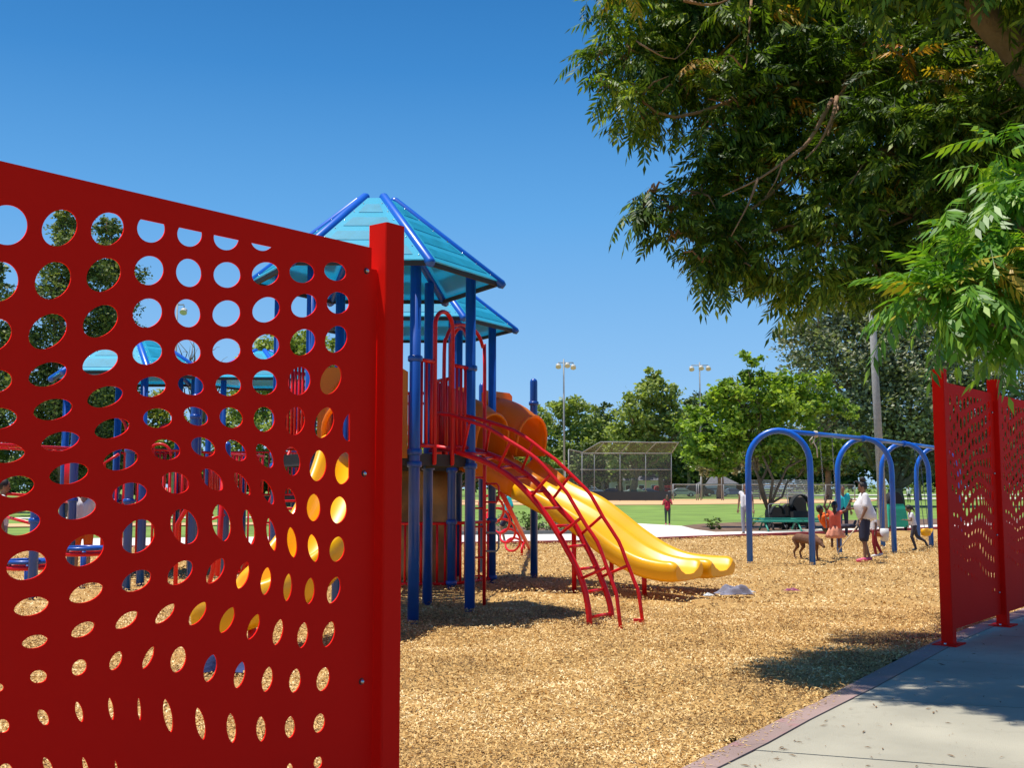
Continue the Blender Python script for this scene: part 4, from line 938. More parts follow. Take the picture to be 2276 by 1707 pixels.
def frond_mass(blobs, per, seed, scale=1., tint=.03, shell=.35, parts=0, near=None, out=.6):
    """positions and matrices of leaves around branch-tip clusters inside crown masses"""
    g = np.random.default_rng(seed); Ms = []; ts = []
    for (c, r) in blobs:
        nt_ = max(3, int(per * r ** 2))
        for _ in range(nt_):
            d = g.normal(size=3); d /= np.linalg.norm(d); q = np.array(c) + d * r * g.uniform(shell, 1.0) ** .7
            tw = d * .7 + g.normal(size=3) * .4 + [0, 0, -.1]; tw /= np.linalg.norm(tw)
            tt = g.uniform() < tint; tv = g.uniform(.05, 1)
            for f in range(g.integers(5, 9)):
                p = q + tw * g.uniform(-.12, .12) * scale
                a = g.uniform(0, 6.28); e = np.array([math.cos(a), math.sin(a), g.uniform(-.7, .35)]) + tw * out; e /= np.linalg.norm(e)
                s_ = np.cross([0, 0, 1], e); s_ /= np.linalg.norm(s_); n_ = np.cross(e, s_); ro = g.normal() * .45
                s2 = s_ * math.cos(ro) + n_ * math.sin(ro); n2 = np.cross(e, s2)
                M = np.stack([e, s2, n2], 1) * scale * g.uniform(.7, 1.15); Ms.append((p, M, g.integers(0, 3))); ts.append(tv * g.uniform(.7, 1) if tt else 0)
    return Ms, ts
def px_of(p):
    q = Vector(p) - v3(0, 0, CAMH); dz = q.y * _c + q.z * _s; return 1138 + F * q.x / dz, 853.5 - F * (-q.y * _s + q.z * _c) / dz, dz
def build_fronds(t, Ms, ts, m, nparts, name='crown'):
    vis = []
    for i, (p, M, k) in enumerate(Ms):
        x, y, dz = px_of(p)
        if -10 < x < 2290 and -10 < y < 1700: vis.append((dz, i))
    vis.sort(); pick = set(i for _, i in vis[:nparts]); og = np.array(ORG[t.name]); vv, ff, tt, o = [], [], [], 0
    base = []
    for k in range(3):
        me = np_mesh('leaf', FR[k][0], 3, FR[k][1].ravel()); me.materials.append(m); base.append(me)
    for i, (p, M, k) in enumerate(Ms):
        if i in pick and not ts[i]:
            o_ = bpy.data.objects.new('leaf', base[k]); C.objects.link(o_); o_.parent = t
            mm = Matrix([list(r) for r in M]).to_4x4(); mm.translation = Vector(p) - ORG[t.name]; o_.matrix_local = mm; continue
        vs = FR[k][0] @ M.T + p - og; vv.append(vs); ff.append(FR[k][1] + o); o += len(vs); tt.append(np.full(len(vs), ts[i]))
    me = np_mesh(name, np.concatenate(vv), 3, np.concatenate(ff).ravel()); me.materials.append(m)
    at = me.attributes.new('tint', 'FLOAT', 'POINT'); at.data.foreach_set('value', np.concatenate(tt).astype(np.float32))
    link(name, me, None, t)['kind'] = 'stuff'
def pxblobs(L): return [(tuple(D(a, b_, Y)), r * Y / F) for a, b_, r, Y in L]
big = [(1345, 20, 52, 9.4), (1340, 120, 28, 9.4), (1345, 190, 25, 9.2), (1400, 110, 90, 9.6), (1420, 220, 70, 9.3), (1430, 262, 20, 9.2), (1470, 60, 120, 9.9), (1510, 190, 72, 9.4), (1590, 285, 58, 9.2), (1600, 120, 150, 9.6), (1650, 260, 130, 9.3), (1730, 130, 150, 9.7),
       (1455, 425, 34, 8.9), (1425, 465, 22, 8.9), (1490, 465, 46, 9.0), (1500, 525, 40, 8.9), (1560, 430, 80, 9.2), (1560, 580, 46, 8.9), (1600, 520, 90, 9.1), (1640, 400, 110, 9.4), (1640, 600, 34, 9.0), (1700, 520, 110, 9.2), (1740, 600, 50, 9.0), (1780, 380, 140, 9.3), (1760, 655, 16, 9.0), (1800, 560, 110, 9.0), (1850, 610, 42, 9.0), (1830, 250, 150, 9.2),
       (1900, 480, 120, 8.9), (1950, 600, 80, 8.9), (1900, 120, 130, 9.4), (1960, 330, 140, 8.8), (2030, 480, 120, 8.8), (2050, 180, 140, 8.8), (2120, 330, 130, 8.6), (2170, 100, 90, 9.0), (2200, 250, 120, 8.5), (2150, 480, 120, 9.0), (2270, 120, 110, 9.0), (2280, 340, 130, 8.6), (2030, 620, 70, 9.3), (2260, 520, 100, 9.4),
       (1480, -80, 130, 10), (1650, -120, 180, 10), (1850, -120, 200, 10), (2050, -130, 200, 9.7), (2250, -100, 200, 9.5), (2430, 50, 240, 9), (2450, 350, 220, 9),
       (2000, 300, 200, 11.5), (2200, 350, 220, 12), (2400, 300, 260, 12), (2150, 560, 120, 12), (2330, 560, 160, 11.5), (1950, 0, 260, 12), (2300, 0, 280, 12), (1760, -170, 150, 8.0), (1950, -200, 190, 7.6), (2180, -220, 240, 7.3), (2420, -250, 300, 7.0), (2560, 100, 260, 7.2), (1500, -260, 150, 8.2), (1650, -330, 180, 7.8), (1850, -350, 200, 7.2), (2100, -380, 250, 7.0), (1400, -150, 110, 8.8), (1700, 100, 200, 11), (2500, 200, 300, 8)]
bigt = thing('ash_tree', 'big shady tree with feathery compound leaves filling the upper right sky', 'tree', (6.6, 9.3, 0), 'trees around the park')
Ms, ts = frond_mass(pxblobs(big), 165, 5, .98, tint=.022)
print('FRONDS', len(Ms))
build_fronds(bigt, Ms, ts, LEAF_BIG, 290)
fork = v3(6.3, 9.2, 3.6); b = MB(); limb(b, (6.6, 9.3, -.1), fork, .34, .27, 6, .02, 3, 14); b.build('trunk', BARK, bigt)
L1 = D(2140, -40, 8.0); b = MB(); b.tube(smooth_path([fork, D(2440, 330, 8.4), D(2285, 125, 8.0), D(2215, 60, 8.0), L1, D(2040, -150, 8.3)], 4), [.2] * 5 + [.155] * 5 + [.13] * 5 + [.115] * 5 + [.09], 12); b.build('limb', BARK, bigt)
for pts, r in (([(2240, 95, 8.7), (2235, 160, 8.6), (2210, 190, 8.5)], .03), ([(2180, 20, 8.8), (2050, 60, 9.2), (1900, 150, 9.3), (1870, 220, 9.0), (1840, 300, 8.7)], .07), ([(1860, 215, 8.6), (1850, 260, 8.5), (1820, 320, 8.5), (1790, 352, 8.4)], .035), ([(1850, 220, 8.6), (1800, 310, 8.5), (1760, 345, 8.45), (1690, 395, 8.4), (1605, 436, 8.4)], .035), ([(1685, 395, 8.4), (1665, 450, 8.35), (1625, 525, 8.35)], .022), ([(1740, 360, 8.4), (1725, 400, 8.4), (1705, 432, 8.4)], .014), ([(1670, 0, 9.2), (1663, 90, 9.1), (1658, 150, 9.1), (1640, 200, 9.1)], .022), ([(1650, 150, 8.6), (1620, 120, 8.5), (1605, 160, 8.45)], .016), ([(1520, 0, 9.0), (1580, 10, 8.9), (1640, -10, 8.9)], .03), ([(1950, 160, 9.2), (1700, 200, 9.3), (1500, 260, 9.2), (1400, 200, 9.2)], .05), ([(1850, 300, 9.2), (1650, 480, 9.1), (1500, 520, 9.0)], .045), ([(2000, 300, 8.9), (1900, 450, 8.9), (1780, 600, 8.9)], .045), ([(1415, 90, 8.9), (1450, 112, 8.8), (1480, 112, 8.8)], .012), ([(1420, 95, 8.8), (1500, 130, 8.8), (1560, 60, 9.0)], .015)):
    b = MB(); pp = smooth_path([D(*p) for p in pts], 3); b.tube(pp, [r * .55 * (1 - .75 * k / (len(pp) - 1)) for k in range(len(pp))], 8); b.build('branch', BARK2, bigt)
rd = random.Random(77); tw = MB()
for (a, b_, r, Y) in big[:46]:
    c = D(a, b_, Y); 
    for k in range(5):
        e = c + Vector((rd.uniform(-1, 1), rd.uniform(-1, 1), rd.uniform(-.9, .6))) * r * Y / F * .9; tw.tube([c, c.lerp(e, .5) + Vector((0, 0, .05)), e], [.014, .009, .004], 5)
tw.build('twigs', BARK2, bigt)['kind'] = 'stuff'
nearb = [(2235, 330, 55, 5.8), (2260, 420, 70, 5.6), (2200, 440, 50, 5.6), (2230, 520, 70, 5.5), (2150, 500, 40, 5.5), (2170, 575, 56, 5.4), (2090, 585, 30, 5.5), (2100, 635, 30, 5.4), (2035, 640, 22, 5.4), (2190, 655, 50, 5.3), (2255, 610, 70, 5.4), (2150, 670, 26, 5.4), (2235, 700, 36, 5.4), (2290, 740, 30, 5.4), (2350, 500, 120, 5.6), (2360, 640, 90, 5.5)]
nt2 = thing('ash_tree', 'sunlit young tree with orange new leaves hanging over the distant red fence', 'tree', (3.5, 5.6, 0), 'trees around the park')
Ms, ts = frond_mass(pxblobs(nearb), 260, 9, 1.0, tint=.16, shell=.2)
print('FRONDS', len(Ms))
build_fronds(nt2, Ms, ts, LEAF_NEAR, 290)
b = MB(); limb(b, (3.5, 5.6, -.1), (3.35, 5.6, 2.2), .09, .07, 5, .02, 2, 12); b.build('trunk', BARK, nt2)
for e in ((2230, 480, 5.5), (2130, 640, 5.4), (2200, 720, 5.3), (2250, 380, 5.7), (2040, 665, 5.4)):
    b = MB(); limb(b, (3.35, 5.6, 2.15), D(*e), .045, .008, 6, .05, e[0], 8); b.build('branch', BARK2, nt2)
# ------------------------------------------------------------ field furniture, far things
def gtube(b, a, c, r, seg=6): b.tube([a, c], r, seg)
# backstop
YB = 129.
bs = thing('backstop', 'tall chain-link baseball backstop with overhanging top and dark padded base', 'backstop', D(1400, 1113, YB))
xs = [1258, 1290, 1321, 1378, 1435, 1492]; tops = [1003, 1007, 1008, 1008, 1008, 1008]
def PB(px, py, dy=0): p = D(px, py, YB); return v3(p.x, YB + dy, p.z)
for i, (x, t_) in enumerate(zip(xs, tops)):
    dy = [-6, -3, 0, 0, 0, 0][i]; a = PB(x, 1113, dy); a.z = -.1
    MB().tube([a, PB(x, t_, dy)], .055, 8).build('post', GREY, bs)
ov = [(1292, 1007), (1330, 985), (1390, 985), (1440, 986), (1500, 986)]
for i in range(len(ov) - 1): MB().tube([PB(*ov[i], -3 if i else 0), PB(*ov[i + 1], -3)], .06, 6).build('top_rail', GREY, bs)
for a, b_ in (((1378, 1008), (1395, 986)), ((1435, 1008), (1452, 986)), ((1321, 1008), (1338, 986)), ((1492, 1008), (1500, 986))): MB().tube([PB(*a), PB(*b_, -3)], .045, 6).build('brace', GREY, bs)
for y in (1008, 1044): MB().tube([PB(1290, y), PB(1492, y)], .06, 6).build('rail', GREY, bs)
MB().tube([PB(1258, 1003, -6), PB(1290, 1007, -3)], .06, 6).build('rail', GREY, bs)
for i in range(5):
    d0, d1 = [-6, -3, 0, 0, 0, 0][i], [-6, -3, 0, 0, 0, 0][i + 1]
    a = PB(xs[i], 1113, d0); c = PB(xs[i + 1], 1113, d1); a.z = c.z = 0; e = PB(xs[i + 1], tops[i + 1], d1); f_ = PB(xs[i], tops[i], d0)
    MB().add([a, c, e, f_], [(0, 1, 2, 3)]).build('mesh_panel', CHAINW, bs)
    if i: 
        a2 = a + v3(0, -.1, 0); c2 = c + v3(0, -.1, 0); MB().prism([a2, c2, v3(c2.x, c2.y, 1.05), v3(a2.x, a2.y, 1.05)], (0, -.08, 0)).build('pad', SCREEN, bs)
for i in range(len(ov) - 1):
    lo = [(1292, 1007), (1330, 1008), (1390, 1008), (1440, 1008), (1495, 1008)]
    MB().add([PB(*lo[i]), PB(*lo[i + 1]), PB(*ov[i + 1], -3), PB(*ov[i], -3)], [(0, 1, 2, 3)]).build('mesh_panel', CHAINW, bs)
cf = thing('chain_link_fence', 'low chain-link fence with pale posts right of the backstop', 'fence', D(1600, 1110, 134), 'ball field fences')
def CFN(px, py, Y=134): return D(px, py, Y)
for x, t_ in ((1496, 1076), (1548, 1076), (1552, 1077), (1558, 1060), (1604, 1045), (1608, 1077), (1650, 1077), (1690, 1078), (1835, 1078), (1870, 1079), (1900, 1079)):
    a = CFN(x, 1110); a.z = -.1; MB().tube([a, CFN(x, t_)], .07, 6).build('post', GREY, cf)
for a, b_ in ((1496, 1650), (1650, 1900)): MB().tube([CFN(a, 1077), CFN(b_, 1078)], .05, 6).build('rail', GREY, cf); q = [CFN(a, 1110), CFN(b_, 1110), CFN(b_, 1078), CFN(a, 1077)]; q[0].z = q[1].z = 0; MB().add(q, [(0, 1, 2, 3)]).build('mesh_panel', CHAINW, cf)
cf = thing('chain_link_fence', 'tall chain-link fence left of the backstop, behind the light pole', 'fence', D(1220, 1110, 131), 'ball field fences')
for x in (1160, 1190, 1224, 1256): a = D(x, 1112, 131); a.z = -.1; MB().tube([a, D(x, 1043, 131)], .08, 6).build('post', GREY, cf)
MB().tube([D(1160, 1043, 131), D(1256, 1043, 131)], .05, 6).build('rail', GREY, cf); q = [D(1160, 1112, 131), D(1256, 1112, 131), D(1256, 1043, 131), D(1160, 1043, 131)]; q[0].z = q[1].z = 0; MB().add(q, [(0, 1, 2, 3)]).build('mesh_panel', CHAINW, cf)
# light poles
LAMPG = P('lamp_housing', (.55, .53, .48), .5)
def light_pole(label, px, ytop, Y, heads, r=.16):
    t = thing('light_pole', label, 'light pole', v3(D(px, 1000, Y).x, Y, -.05), 'ball field light poles'); a = D(px, ytop, Y); b = MB()
    b.tube([v3(a.x, Y, -.1), v3(a.x, Y, a.z + .8)], [r, r * .55], 10); b.build('pole', GREY, t)
    x0 = min(h[0] for h in heads); x1 = max(h[0] for h in heads)
    MB().tube([D(x0, ytop - 6, Y), D(x1, ytop - 6, Y)], .06, 6).build('cross_arm', GREY, t)
    for hx, hy in heads:
        c = D(hx, hy, Y); b = MB(); b.ball(c, (.34, .30, .26), 12, 8); b.tube([c + v3(0, -.1, -.08), c + v3(0, -.24, -.26)], [.30, .37], 12); b.build('lamp_head', LAMPG, t)
        MB().tube([c + v3(0, 0, .2), D(hx, ytop - 6, Y)], .05, 6).build('bracket', GREY, t)
light_pole('light pole with three lamps between the orange hood and the backstop', 1253, 812, 141, [(1241, 812), (1261, 810), (1274, 814)])
light_pole('light pole with three lamps rising behind the bright green tree', 1555, 818, 150, [(1537, 818), (1558, 816), (1574, 817)])
light_pole('light pole with a single lamp seen through an upper hole', 394, 683, 110, [(409, 690), (380, 690)], .15)
wp = thing('wooden_pole', 'tall bare wooden pole rising behind the swing arches', 'pole', v3(D(1955, 1000, 38).x, 38, 0))
a = D(1962, 1150, 38); b = D(1943, 600, 38); MB().tube([v3(a.x + .02, 38, -.1), v3(a.x - .1, 38, 5), v3(a.x - .2, 38, 11)], [.15, .125, .10], 14).build('pole', WOODP, wp)
# bleachers
bl = thing('bleachers', 'silver aluminium bleachers behind the ball field at the foot of the trees', 'bleachers', D(1735, 1105, 148))
for k in range(8):
    a = D(1672, 1104 - k * 5.2, 148 + k * .55); c = D(1796, 1104 - k * 5.2, 148 + k * .55)
    MB().bar(v3(a.x, 148 + k * .6, .35 + k * .31), v3(c.x, 148 + k * .6, .35 + k * .31), .28, .05).build('seat_plank', P_AL if k else (P_AL := P('aluminium', (.62, .63, .66), .4, .3)), bl)
    MB().bar(v3(a.x, 148.3 + k * .6, .12 + k * .31), v3(c.x, 148.3 + k * .6, .12 + k * .31), .25, .04).build('foot_plank', P_AL, bl)
    MB().bar(v3(a.x, 148.3 + k * .6, .27 + k * .31), v3(c.x, 148.3 + k * .6, .27 + k * .31), .03, .12).build('riser', GREY, bl)
for k in range(5):
    x = D(1672, 1000, 148).x + k * (D(1796, 1000, 148).x - D(1672, 1000, 148).x) / 4
    MB().tube([v3(x, 148, -.05), v3(x, 148.2, .3), v3(x, 152.6, 2.6), v3(x, 152.6, -.05)], .06, 6).build('support', GREY, bl)
# houses beyond the road
def house(label, px, py, w_, d_, h, Y, wall, roofc):
    a = D(px, py, Y); t = thing('house', label, 'house', v3(a.x, Y, -.05), 'houses beyond the road')
    MB().box(v3(a.x, Y + d_ / 2, h / 2), (w_, d_, h)).build('wall', wall, t)
    z = h; b = MB(); b.add([v3(a.x - w_ / 2 - .5, Y - .5, z), v3(a.x + w_ / 2 + .5, Y - .5, z), v3(a.x + w_ / 2 + .5, Y + d_ + .5, z), v3(a.x - w_ / 2 - .5, Y + d_ + .5, z), v3(a.x - w_ / 4, Y + d_ / 2, z + 1.5), v3(a.x + w_ / 4, Y + d_ / 2, z + 1.5)], [(0, 1, 5, 4), (1, 2, 5), (2, 3, 4, 5), (3, 0, 4), (3, 2, 1, 0)]); b.build('roof', roofc, t)
    for k in (-1, 1):
        wn = MB().box(v3(a.x + k * w_ * .22, Y - .03, h * .5), (1.3, .08, 1.2)).build('window', P_WHITE, t); MB().box(v3(a.x + k * w_ * .22, Y - .08, h * .5), (1.05, .04, .95)).build('pane', P_GLASS, wn)
P_WHITE = P('white_paint', (.75, .74, .7), .6); P_GLASS = P('dark_glass', (.03, .035, .04), .1, spec=.8)
RFG = P('roof_shingle_grey', (.13, .13, .15), .9, var=.3); CREAM = P('cream_stucco', (.62, .52, .33), .9)
house('cream house with grey roof behind the white car', 1440, 1088, 6, 6, 3.0, 232, CREAM, RFG)
house('pale grey house behind the dark tree left of the backstop', 1385, 1088, 5, 6, 3, 238, P('grey_stucco', (.38, .38, .40), .9), RFG)
house('white house far behind the vans', 1600, 1088, 7, 6, 2.3, 235, MATS['grey_stucco'], RFG)
# parked cars
def car(label, px, Y, m, kind='sedan', name='parked_car', flip=1):
    base = v3(D(px, 1100, Y).x, Y, -.02); t = thing(name, label, 'car', base, 'vehicles parked beyond the field')
    if kind == 'sedan': L, H = 4.5, 1.42; pr = [(-2.22, .35), (-2.25, .75), (-2.1, .92), (-1.45, 1.0), (-.75, 1.40), (.45, 1.42), (1.25, .98), (2.0, .85), (2.24, .62), (2.22, .32)]; gl = [(-1.3, 1.0), (-.72, 1.34), (.42, 1.36), (1.08, .98)]
    else: L, H = 4.8, 1.85; pr = [(-2.35, .4), (-2.4, 1.0), (-2.25, 1.75), (-2.0, 1.84), (.7, 1.84), (1.35, 1.18), (2.2, 1.05), (2.4, .75), (2.35, .38)]; gl = [(-2.1, 1.2), (-2.0, 1.7), (.6, 1.72), (1.15, 1.2)]
    pr = [(x * flip, z) for x, z in pr]; gl = [(x * flip, z) for x, z in gl]
    def sec(y, s, zs): return [base + v3(x * s, y, .02 + (z if z < .9 else .9 + (z - .9) * zs)) for x, z in pr]
    b = MB().loft([sec(-.86, .98, .96), sec(-.9, 1, .94), sec(-.72, .985, 1), sec(.72, .985, 1), sec(.9, 1, .94), sec(.86, .98, .96)], smooth=True); b.build('body', m, t)
    for sy in (-1, 1):
        w_ = MB().prism([base + v3(x * .97, .905 * sy - (.13 * sy if z > 1.2 else 0.02 * sy), z - .03) for x, z in gl], (0, .012 * sy, 0)).build('window', P_GLASS, t)
        for sx in (-1, 1):
            c = base + v3(sx * L * .31, sy * .82, .33)
            wh = MB().tube([c - v3(0, .11, 0), c + v3(0, .11, 0)], .33, 18).build('wheel', RUBBER, t); MB().tube([c + v3(0, sy * .105, 0), c + v3(0, sy * .125, 0)], .2, 12).build('rim', P_AL, wh)
    for sy in (-1, 1):
        MB().box(base + v3(2.2 * flip, sy * .62, .66), (.08, .3, .12)).build('headlight', P_WHITE, t); MB().box(base + v3(-2.22 * flip, sy * .65, .78), (.08, .26, .14)).build('tail_light', RED, t)
def CP(n, c): return P(n, c, .28, coat=.6, var=.02)
SILV = CP('silver_car_paint', (.50, .56, .58)); WHT = CP('white_car_paint', (.72, .72, .72)); DKC = CP('dark_car_paint', (.03, .035, .05)); REDC = CP('red_car_paint', (.5, .02, .015)); BLG = CP('blue_grey_car_paint', (.18, .25, .32))
car('silver sedan fully in view right of the backstop', 1515, 183, SILV)
car('white sedan behind the middle backstop bay', 1410, 196, WHT, flip=-1)
car('blue-grey car overlapping the white sedan', 1441, 204, BLG)
car('red vehicle half hidden behind the last backstop post', 1482, 208, REDC, 'suv')
car('black SUV behind the silver sedan', 1556, 195, DKC, 'suv')
car('silver van right of the black SUV', 1590, 200, SILV, 'suv')
car('grey car at the right end of the parked row', 1628, 206, BLG)
car('dark car behind the left backstop bay', 1362, 205, DKC)
car('white SUV behind the slide handrail', 1312, 200, WHT, 'suv')

# ------------------------------------------------------------ swing set
sw1 = thing('swing_set', 'blue arched swing frame with a top beam running back to the right', 'swing set', G(1736, 1253))
FE = [(G(1667, 1252), G(1806, 1253)), (G(1866, 1230), G(1988, 1228)), (G(1963, 1214.5), G(2070, 1213))]
tops_z = [D(1727, 950, (FE[0][0].y + FE[0][1].y) / 2).z - .05, D(1922, 975, (FE[1][0].y + FE[1][1].y) / 2).z - .02, D(2016, 986, (FE[2][0].y + FE[2][1].y) / 2).z]
zt = sum(tops_z) / 3; mids = []
FE.append((FE[2][0] + (FE[2][0] - FE[1][0]), FE[2][1] + (FE[2][1] - FE[1][1])))
for (a, c) in FE:
    m_ = (a + c) / 2; u = (c - a).normalized(); w_ = (c - a).length / 2; mids.append(v3(m_.x, m_.y, zt))
    hgt = zt; e = w_ * .98
    pts = [v3(a.x, a.y, -.05), v3(a.x, a.y, zt - e * 1.25)] + [m_ + v3(0, 0, 0) - u * w_ * math.cos(t) + UP * (zt - e * 1.12 + e * 1.12 * math.sin(t)) for t in [math.pi * k / 16 for k in range(1, 16)]] + [v3(c.x, c.y, zt - e * 1.25), v3(c.x, c.y, -.05)]
    MB().tube(pts, .062, 14).build('arch', BLUE2, sw1)
for i in range(3):
    d = (mids[i + 1] - mids[i]).normalized()
    MB().tube([mids[i] + d * .0, mids[i + 1]], .05, 12).build('top_beam', BLUE2, sw1)
    MB().tube([mids[i + 1] - d * .09, mids[i + 1] + d * .09], .075, 12).build('beam_sleeve', BLUE2, sw1)
CH = P('galvanised_chain', (.25, .25, .25), .5, .6)
def chain(par, a, c, n=None):
    L = (c - a).length; n = n or int(L / .045); b = MB(); d = (c - a).normalized(); s1 = d.cross(v3(0, 1, 0)).normalized(); s2 = d.cross(s1)
    for k in range(n):
        p = a.lerp(c, (k + .5) / n); s = s1 if k % 2 else s2; h = L / n * .62
        b.tube([p - d * h, p - d * h * .5 + s * .009, p + d * h * .5 + s * .009, p + d * h, p + d * h * .5 - s * .012, p - d * h * .5 - s * .012], .005, 4, closed=True)
    o = b.build('chain', CH, par); o['kind'] = 'stuff'; return o
def beam_at(i, t): return mids[i].lerp(mids[i + 1], t) - UP * .05
# ------------------------------------------------------------ people
SK_D = P('dark_brown_skin', (.115, .05, .03), .5, var=.08); SK_M = P('brown_skin', (.24, .12, .07), .5, var=.08); SK_L = P('tan_skin', (.42, .24, .15), .5, var=.05)
HAIR = P('black_hair', (.012, .009, .008), .45, bump=.4, bs=200)
def CL_(n, c, r=.85): return P(n, c, r, var=.06, bump=.3, bs=40)
WSH = CL_('white_cotton', (.78, .76, .78)); NAVY = CL_('navy_cotton', (.022, .026, .06)); ORS = CL_('orange_cotton', (.85, .14, .01)); CORAL = CL_('coral_cotton', (.85, .16, .10)); CORL = CL_('light_orange_skirt', (.85, .35, .22)); DKP = CL_('dark_leggings', (.05, .045, .06)); TLS = CL_('turquoise_cotton', (.02, .55, .60)); CRIM = CL_('crimson_cotton', (.55, .02, .06)); STRP = CL_('black_white_leggings', (.10, .10, .10)); GRP = CL_('grey_cotton', (.30, .29, .34)); PINK = CL_('pink_rubber', (.75, .09, .20), .5); WSHOE = CL_('white_shoes', (.75, .75, .75), .5); DSHOE = CL_('dark_shoes', (.05, .05, .05), .5); REDP = CL_('red_leggings', (.30, .02, .03)); PURP = CL_('purple_cotton', (.10, .04, .12)); BRN = CL_('brown_shoes', (.2, .1, .05), .5)
J0 = dict(pel=(0, 0, .95), che=(0, 0, 1.28), nec=(0, 0, 1.44), hea=(0, .015, 1.585), sl=(-.175, 0, 1.40), sr=(.175, 0, 1.40), el=(-.235, -.01, 1.12), er=(.235, -.01, 1.12), wl=(-.25, .05, .87), wr=(.25, .05, .87), hl=(-.09, 0, .93), hr=(.09, 0, .93), kl=(-.10, .02, .50), kr=(.10, .02, .50), al=(-.10, -.02, .085), ar=(.10, -.02, .085), tl=(-.11, .14, .03), tr=(.11, .14, .03))
def person(label, loc, rz, H, J={}, skin=SK_D, shirt=WSH, sleeve=.6, bottom=NAVY, bkind='shorts', shoes=DSHOE, hair='short', fat=1., headk=1., group=None, face=True, longs=0):
    j = {k: Vector(v) for k, v in {**J0, **J}.items()}; sc_ = H / 1.7; M = Matrix.Rotation(rz, 3, 'Z')
    t = thing('person', label, 'person', loc, group); loc = Vector(loc)
    def W_(p): return loc + M @ (Vector(p) * sc_)
    q = {k: W_(v) for k, v in j.items()}; s = sc_; S = (q['sr'] - q['sl']).normalized(); fw = M @ v3(0, 1, 0); hk = headk
    def cap_(b, a, c, ra, rb): b.tube([a, a.lerp(c, .5), c], [ra * s, (ra + rb) / 2 * s, rb * s], 10); b.ball(a, ra * s, 10, 6); b.ball(c, rb * s, 10, 6)
    hp = (q['hr'] - q['hl']).normalized() if (q['hr'] - q['hl']).length > .01 else S
    def torso(b, g):
        for sg in (-1, 1):
            cap_(b, q['pel'] + hp * sg * .075 * s * fat, q['che'] + S * sg * .075 * s * fat, .098 * fat * g, .098 * fat * g)
            cap_(b, q['che'] + S * sg * .075 * s * fat, q['s' + 'lr'[sg > 0]] - S * sg * .03 * s, .098 * fat * g, .06 * g)
        if fat > 1.2:
            rw = []
            for t_, w_, f_, k_ in ((-.22, .20, .15, .19), (-.12, .235, .18, .23), (.15, .245, .20, .235), (.45, .235, .225, .20), (.75, .225, .235, .165), (1.0, .21, .18, .15), (1.2, .15, .10, .12), (1.32, .07, .06, .07)):
                c = q['pel'].lerp(q['che'], t_); rw.append([c + (S * w_ * math.cos(a) + fw * (f_ if math.sin(a) > 0 else k_) * math.sin(a)) * s * .92 * g for a in [2 * math.pi * i / 24 for i in range(24)]])
            b.loft(rw)

    b = MB(); torso(b, .9); cap_(b, q['che'] + UP * 0, q['nec'], .07, .05); cap_(b, q['nec'], q['hea'] - (q['hea'] - q['nec']).normalized() * .03 * s, .05, .052)
    hc = q['hea']; hd = (hc - q['nec']).normalized()
    hx = fw if abs(hd.dot(fw)) < .9 else v3(0, 0, 1); hs_ = hx.cross(hd).normalized(); hf = hd.cross(hs_); HM = Matrix((hs_, hf, hd)).transposed()
    b.ball(hc + hd * .02 * s, (.074 * s * hk, .092 * s * hk, .108 * s * hk), 14, 10, HM)
    b.ball(hc + hf * .03 * s - hd * .05 * s, (.055 * s * hk, .055 * s * hk, .05 * s * hk), 10, 8, HM)
    b.ball(hc + hf * .095 * s * hk - hd * .012 * s, (.012 * s, .018 * s, .018 * s), 8, 6, HM)
    for sg in (-1, 1): b.ball(hc + hs_ * .076 * s * hk * sg, (.012 * s, .02 * s, .028 * s), 8, 6, HM)
    al = 1.15 if fat > 1.2 else 1
    for c in 'lr':
        cap_(b, q['s' + c], q['e' + c], .048 * al, .038 * al); cap_(b, q['e' + c], q['w' + c], .036 * al, .024)
        cap_(b, q['h' + c], q['k' + c], .078 * al, .052 * al); cap_(b, q['k' + c], q['a' + c], .05 * al, .033)
        ft = (q['t' + c] - q['a' + c]); cap_(b, q['a' + c] - UP * .02 * s, q['t' + c], .032, .026)
    me = remesh(b, .0135 * max(s, .75), 3); og = ORG[t.name]
    me.transform(Matrix.Translation(-og)); me.materials.append(skin); body = link('body', me, None, t)
    # hands: palm, four unequal curled fingers and a thumb
    for c in 'lr':
        d = (q['w' + c] - q['e' + c]).normalized(); pal = q['w' + c] + d * .05 * s; sd_ = d.cross(fw).normalized() if abs(d.dot(fw)) < .95 else S; nn = d.cross(sd_)
        hb = MB(); hb.ball(pal, (.038 * s, .016 * s, .048 * s), 10, 6, Matrix((sd_, nn, d)).transposed())
        for k, L in enumerate((.062, .07, .066, .052)):
            o_ = pal + sd_ * (k - 1.5) * .018 * s + d * .035 * s; hb.tube([o_, o_ + d * L * .5 * s + nn * .008 * s, o_ + d * L * .8 * s + nn * .03 * s], [.009 * s, .008 * s, .006 * s], 6)
        o_ = pal - sd_ * .03 * s - d * .01 * s; hb.tube([o_, o_ - sd_ * .02 * s + d * .025 * s, o_ - sd_ * .022 * s + d * .05 * s + nn * .01 * s], [.011 * s, .009 * s, .007 * s], 6)
        hb.build('hand', skin, t)
    if face:
        for sg in (-1, 1): MB().ball(hc + hs_ * .03 * s * hk * sg + hf * .083 * s * hk + hd * .015 * s, .010 * s, 8, 6).build('eye', HAIR, t)
        MB().tube([hc + hs_ * .022 * s * x + hf * .089 * s * hk - hd * .055 * s for x in (-1, 0, 1)], .005 * s, 6).build('mouth', PINK, t)
